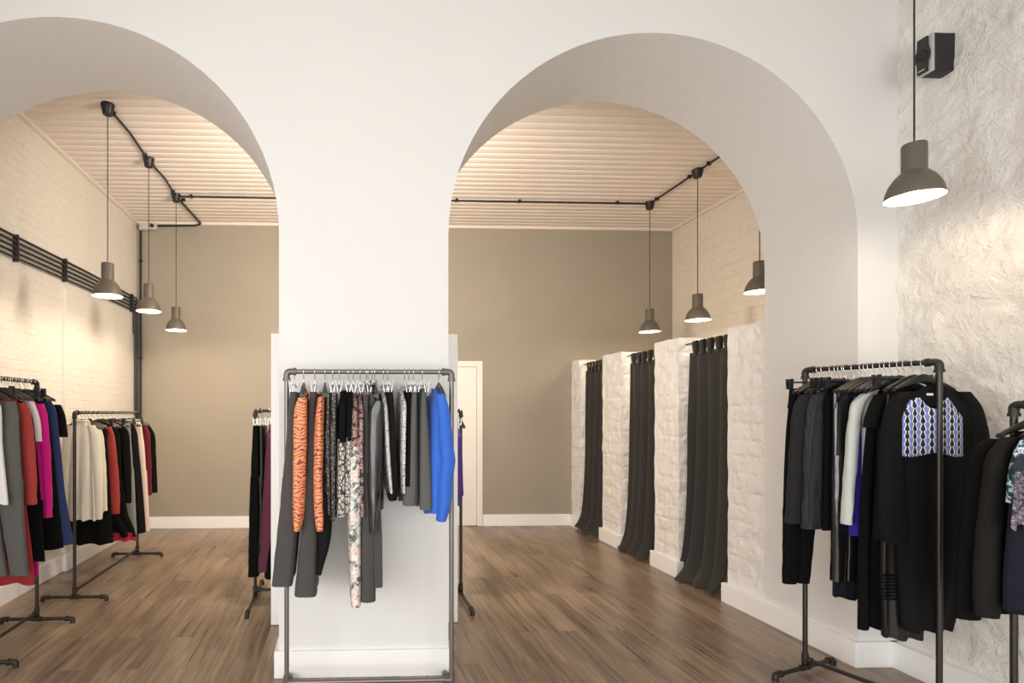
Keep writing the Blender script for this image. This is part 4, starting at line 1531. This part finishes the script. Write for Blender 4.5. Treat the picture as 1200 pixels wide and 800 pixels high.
# printed dress: black body and sleeves, drop-print yoke, neck label
pr = [(452, 1086, 1112), (460, 1058, 1134), (488, 1054, 1138), (534, 1055, 1137), (600, 1052, 1138), (690, 1056, 1128), (738, 1060, 1113)]
Yd = re_(.90)[1]
td = E_('dress', 'dress', 'long black dress with a white, blue and black drop-print yoke', 'dress with the blue drop-print yoke', .90, pr, 'c_black2', 'shoulder', thick=.034, amp=.008, cuff=True,
        ysl=-.012,
        sleeves=[('n', [(459, 1062, 9), (474, 1050, 11), (500, 1046, 12), (550, 1044, 13), (600, 1045, 15), (622, 1047, 15), (634, 1048, 12)]),
                 ('x', [(459, 1126, 9), (474, 1138, 11), (500, 1145, 12), (550, 1150, 13), (600, 1152, 14), (634, 1150, 12)])])
# yoke: a curved sheet lying just over the front of the body
yk = MB()


def yoke_fn(a, b_):
    # a across, b_ downwards, in picture rows of the photo turned into metres
    ul, ur = np.interp(b_, [0, .32, 1], [1075, 1055, 1056]), np.interp(b_, [0, .32, 1], [1117, 1134.5, 1135.5])
    u = ul + (ur - ul) * a
    sag = 13 * max(0, 1 - ((a - .5) / .34) ** 2) * (1 - b_) ** 1.5
    v = 466 + (533 - 466) * b_ + sag + 2.5 * math.sin(a * 9) * b_
    x, z = on_y(u, v, Yd - .05)
    y = Yd - .047 + .022 * abs(2 * a - 1) ** 2.2 - .004 * math.sin(a * 16)
    return (x, y, z)


yk.grid(yoke_fn, 40, 24)
yo = yk.build('yoke', M['p_drops'], td, 70)
mdf = yo.modifiers.new('thick', 'SOLIDIFY')
mdf.thickness = .003
# its object coordinates carry the print, so move the origin onto the cloth
xm, zm_ = on_y(1095, 500, Yd)
lx, lz = on_y(1091, 462, Yd - .052)
MB().box(lx - .016, lx + .016, Yd - .048, Yd - .046, lz - .005, lz + .006).build('neck_label', M['c_white'], td, 0)
# slits of the satin skirt: raised dark bands with openings
ys = re_(.78)[1] - .036
sl = MB()
for r_ in range(8):
    for c_ in range(4):
        u = 1035.5 + c_ * 3.8 + (r_ % 2) * 1.5
        v = 674 + r_ * 4.0
        x, z = on_y(u, v, ys)
        sl.box(x - .006, x + .006, ys - .004, ys + .004, z - .0032, z + .0032)
sl.build('slit_rows', M['c_black'], SK, 0)

# ---------------- low rack at the right edge
GF = 'clothes on the low right rack'


def rf_(f):
    a, b_ = RF['a'], RF['b']
    return (a[0] + (b_[0] - a[0]) * f, a[1] + (b_[1] - a[1]) * f, RF['z'])


def F_(kind, name, label, short, f, prof, mat, hang, **kw):
    r = rf_(f)
    return garment(kind, name, label, short, GF, 'X', r[1], r, prof, mat, hang, **kw)


F_('top', 'cardigan', 'long black cardigan with a slanting hem, left-hand one on the low right rack', 'long black cardigan', .10,
   [(508, 1190, 1225), (518, 1168, 1250), (600, 1158, 1262), (715, 1150, 1268)], 'c_black', 'shoulder', thick=.032,
   sleeves=[('n', [(514, 1168, 8), (526, 1153, 12), (560, 1149, 13), (620, 1144, 15), (680, 1138, 16), (724, 1134, 14)]), ('x', [(514, 1245, 8), (530, 1262, 12), (600, 1268, 13), (720, 1275, 13)])])
F_('top', 'blouse', 'black blouse with a long loose sleeve, second on the low right rack', 'black loose-sleeved blouse', .22,
   [(505, 1205, 1240), (518, 1188, 1268), (600, 1182, 1275), (716, 1176, 1280)], 'c_brown', 'shoulder', thick=.032,
   sleeves=[('n', [(512, 1186, 8), (530, 1170, 12), (580, 1164, 14), (650, 1159, 16), (700, 1157, 15), (722, 1157, 13)]), ('x', [(512, 1266, 8), (530, 1280, 12), (600, 1288, 13), (720, 1290, 13)])])
TEAL = F_('top', 'blouse', 'teal and purple printed blouse cut off by the right edge of the photo', 'teal printed blouse', .33,
   [(502, 1216, 1262), (515, 1194, 1290), (560, 1187, 1296), (618, 1183, 1298), (716, 1180, 1296)], 'p_teal', 'shoulder', thick=.032, low=(592, 'c_dnavy'))

lp = MB()


def lace_fn(a, b_):
    u = 1184 + 34 * a + 6 * (1 - b_)
    v = 552 + 66 * b_ + 4 * math.sin(a * 14)
    yy = rf_(.33)[1] - .045
    x, z = on_y(u, v, yy)
    return (x, yy - .006 * math.sin(a * 20) * b_, z)


lp.grid(lace_fn, 30, 16)
q = lp.build('lace_panel', M['p_lilac'], TEAL, 70)
md_ = q.modifiers.new('thick', 'SOLIDIFY')
md_.thickness = .003

# hangers crowded between the dark clothes, which hide what they carry
for f_ in (.12, .27, .33, .50, .57, .65, .74, .84):
    p_ = re_(f_)
    h_ = hanger('shoulder', 'X', p_[0], p_[1], p_[2], '', 'hangers on the tall right rack')
    h_['label'] = 'black hanger crowded between dark clothes on the tall right rack'
for y_ in (4.68, 5.04, 5.15, 5.28, 5.42, 5.52, 5.63, 5.73):
    h_ = hanger('shoulder', 'X', RB['x'], y_, RB['z'], '', 'hangers on the low left rack')
    h_['label'] = 'black hanger crowded between the clothes of the low left rack'
for y_ in (3.44, 3.53, 3.64, 3.69, 3.81, 3.90):
    h_ = hanger('shoulder', 'X', RA['x'], y_, RA['z'], '', 'hangers on the tall left rack')
    h_['label'] = 'black hanger crowded between the clothes of the tall left rack'

# ------------------------------------------------------------------ light
L = bpy.data.lights.new('window_daylight', 'AREA')
L.shape = 'RECTANGLE'
L.size, L.size_y = 5.6, 2.0
L.energy = 165
L.color = (.985, .985, .98)
o = bpy.data.objects.new('window_daylight', L)
COL.objects.link(o)
o.location = (.15, YW + .03, 1.3)
o.rotation_euler = (math.radians(90), 0, 0)

L = bpy.data.lights.new('side_fill', 'AREA')  # added fill from the left to brighten the stone wall
L.shape = 'RECTANGLE'
L.size, L.size_y = 3.0, 2.4
L.energy = 130
L.color = (.985, .985, .98)
o = bpy.data.objects.new('side_fill', L)
COL.objects.link(o)
o.location = (XL - .02, -.5, 1.75)
o.rotation_euler = (math.radians(90), 0, math.radians(-90))

L = bpy.data.lights.new('back_room_fill', 'AREA')  # added warm fill hidden behind the pillar, no lamp there; lifts the back room
L.shape = 'RECTANGLE'
L.size, L.size_y = .8, .9
L.energy = 190
L.color = (1, .87, .73)
o = bpy.data.objects.new('back_room_fill', L)
COL.objects.link(o)
o.location = ((PX0 + PX1) / 2, YA + .02, 2.75)
o.rotation_euler = (math.radians(80), 0, 0)

w = bpy.data.worlds.new('World')
S.world = w
w.use_nodes = True
bg = w.node_tree.nodes['Background']
bg.inputs[0].default_value = (.9, .95, 1, 1)
bg.inputs[1].default_value = 0.6

# ------------------------------------------------------------------ camera
cam = bpy.data.cameras.new('camera')
cam.sensor_width = 36
cam.lens = F / 1200 * 36
cam.shift_x = (600 - U0) / 1200
cam.shift_y = (V0 - 400) / 1200
co = bpy.data.objects.new('camera', cam)
COL.objects.link(co)
co.location = (0, 0, H)
co.rotation_euler = (PI / 2, 0, -PSI)
S.camera = co

S.view_settings.view_transform = 'Standard'
S.view_settings.look = 'None'
S.view_settings.gamma = 1
S.view_settings.use_curve_mapping = False
S.view_settings.exposure = 0.08
S.cycles.max_bounces = 14
S.cycles.diffuse_bounces = 8
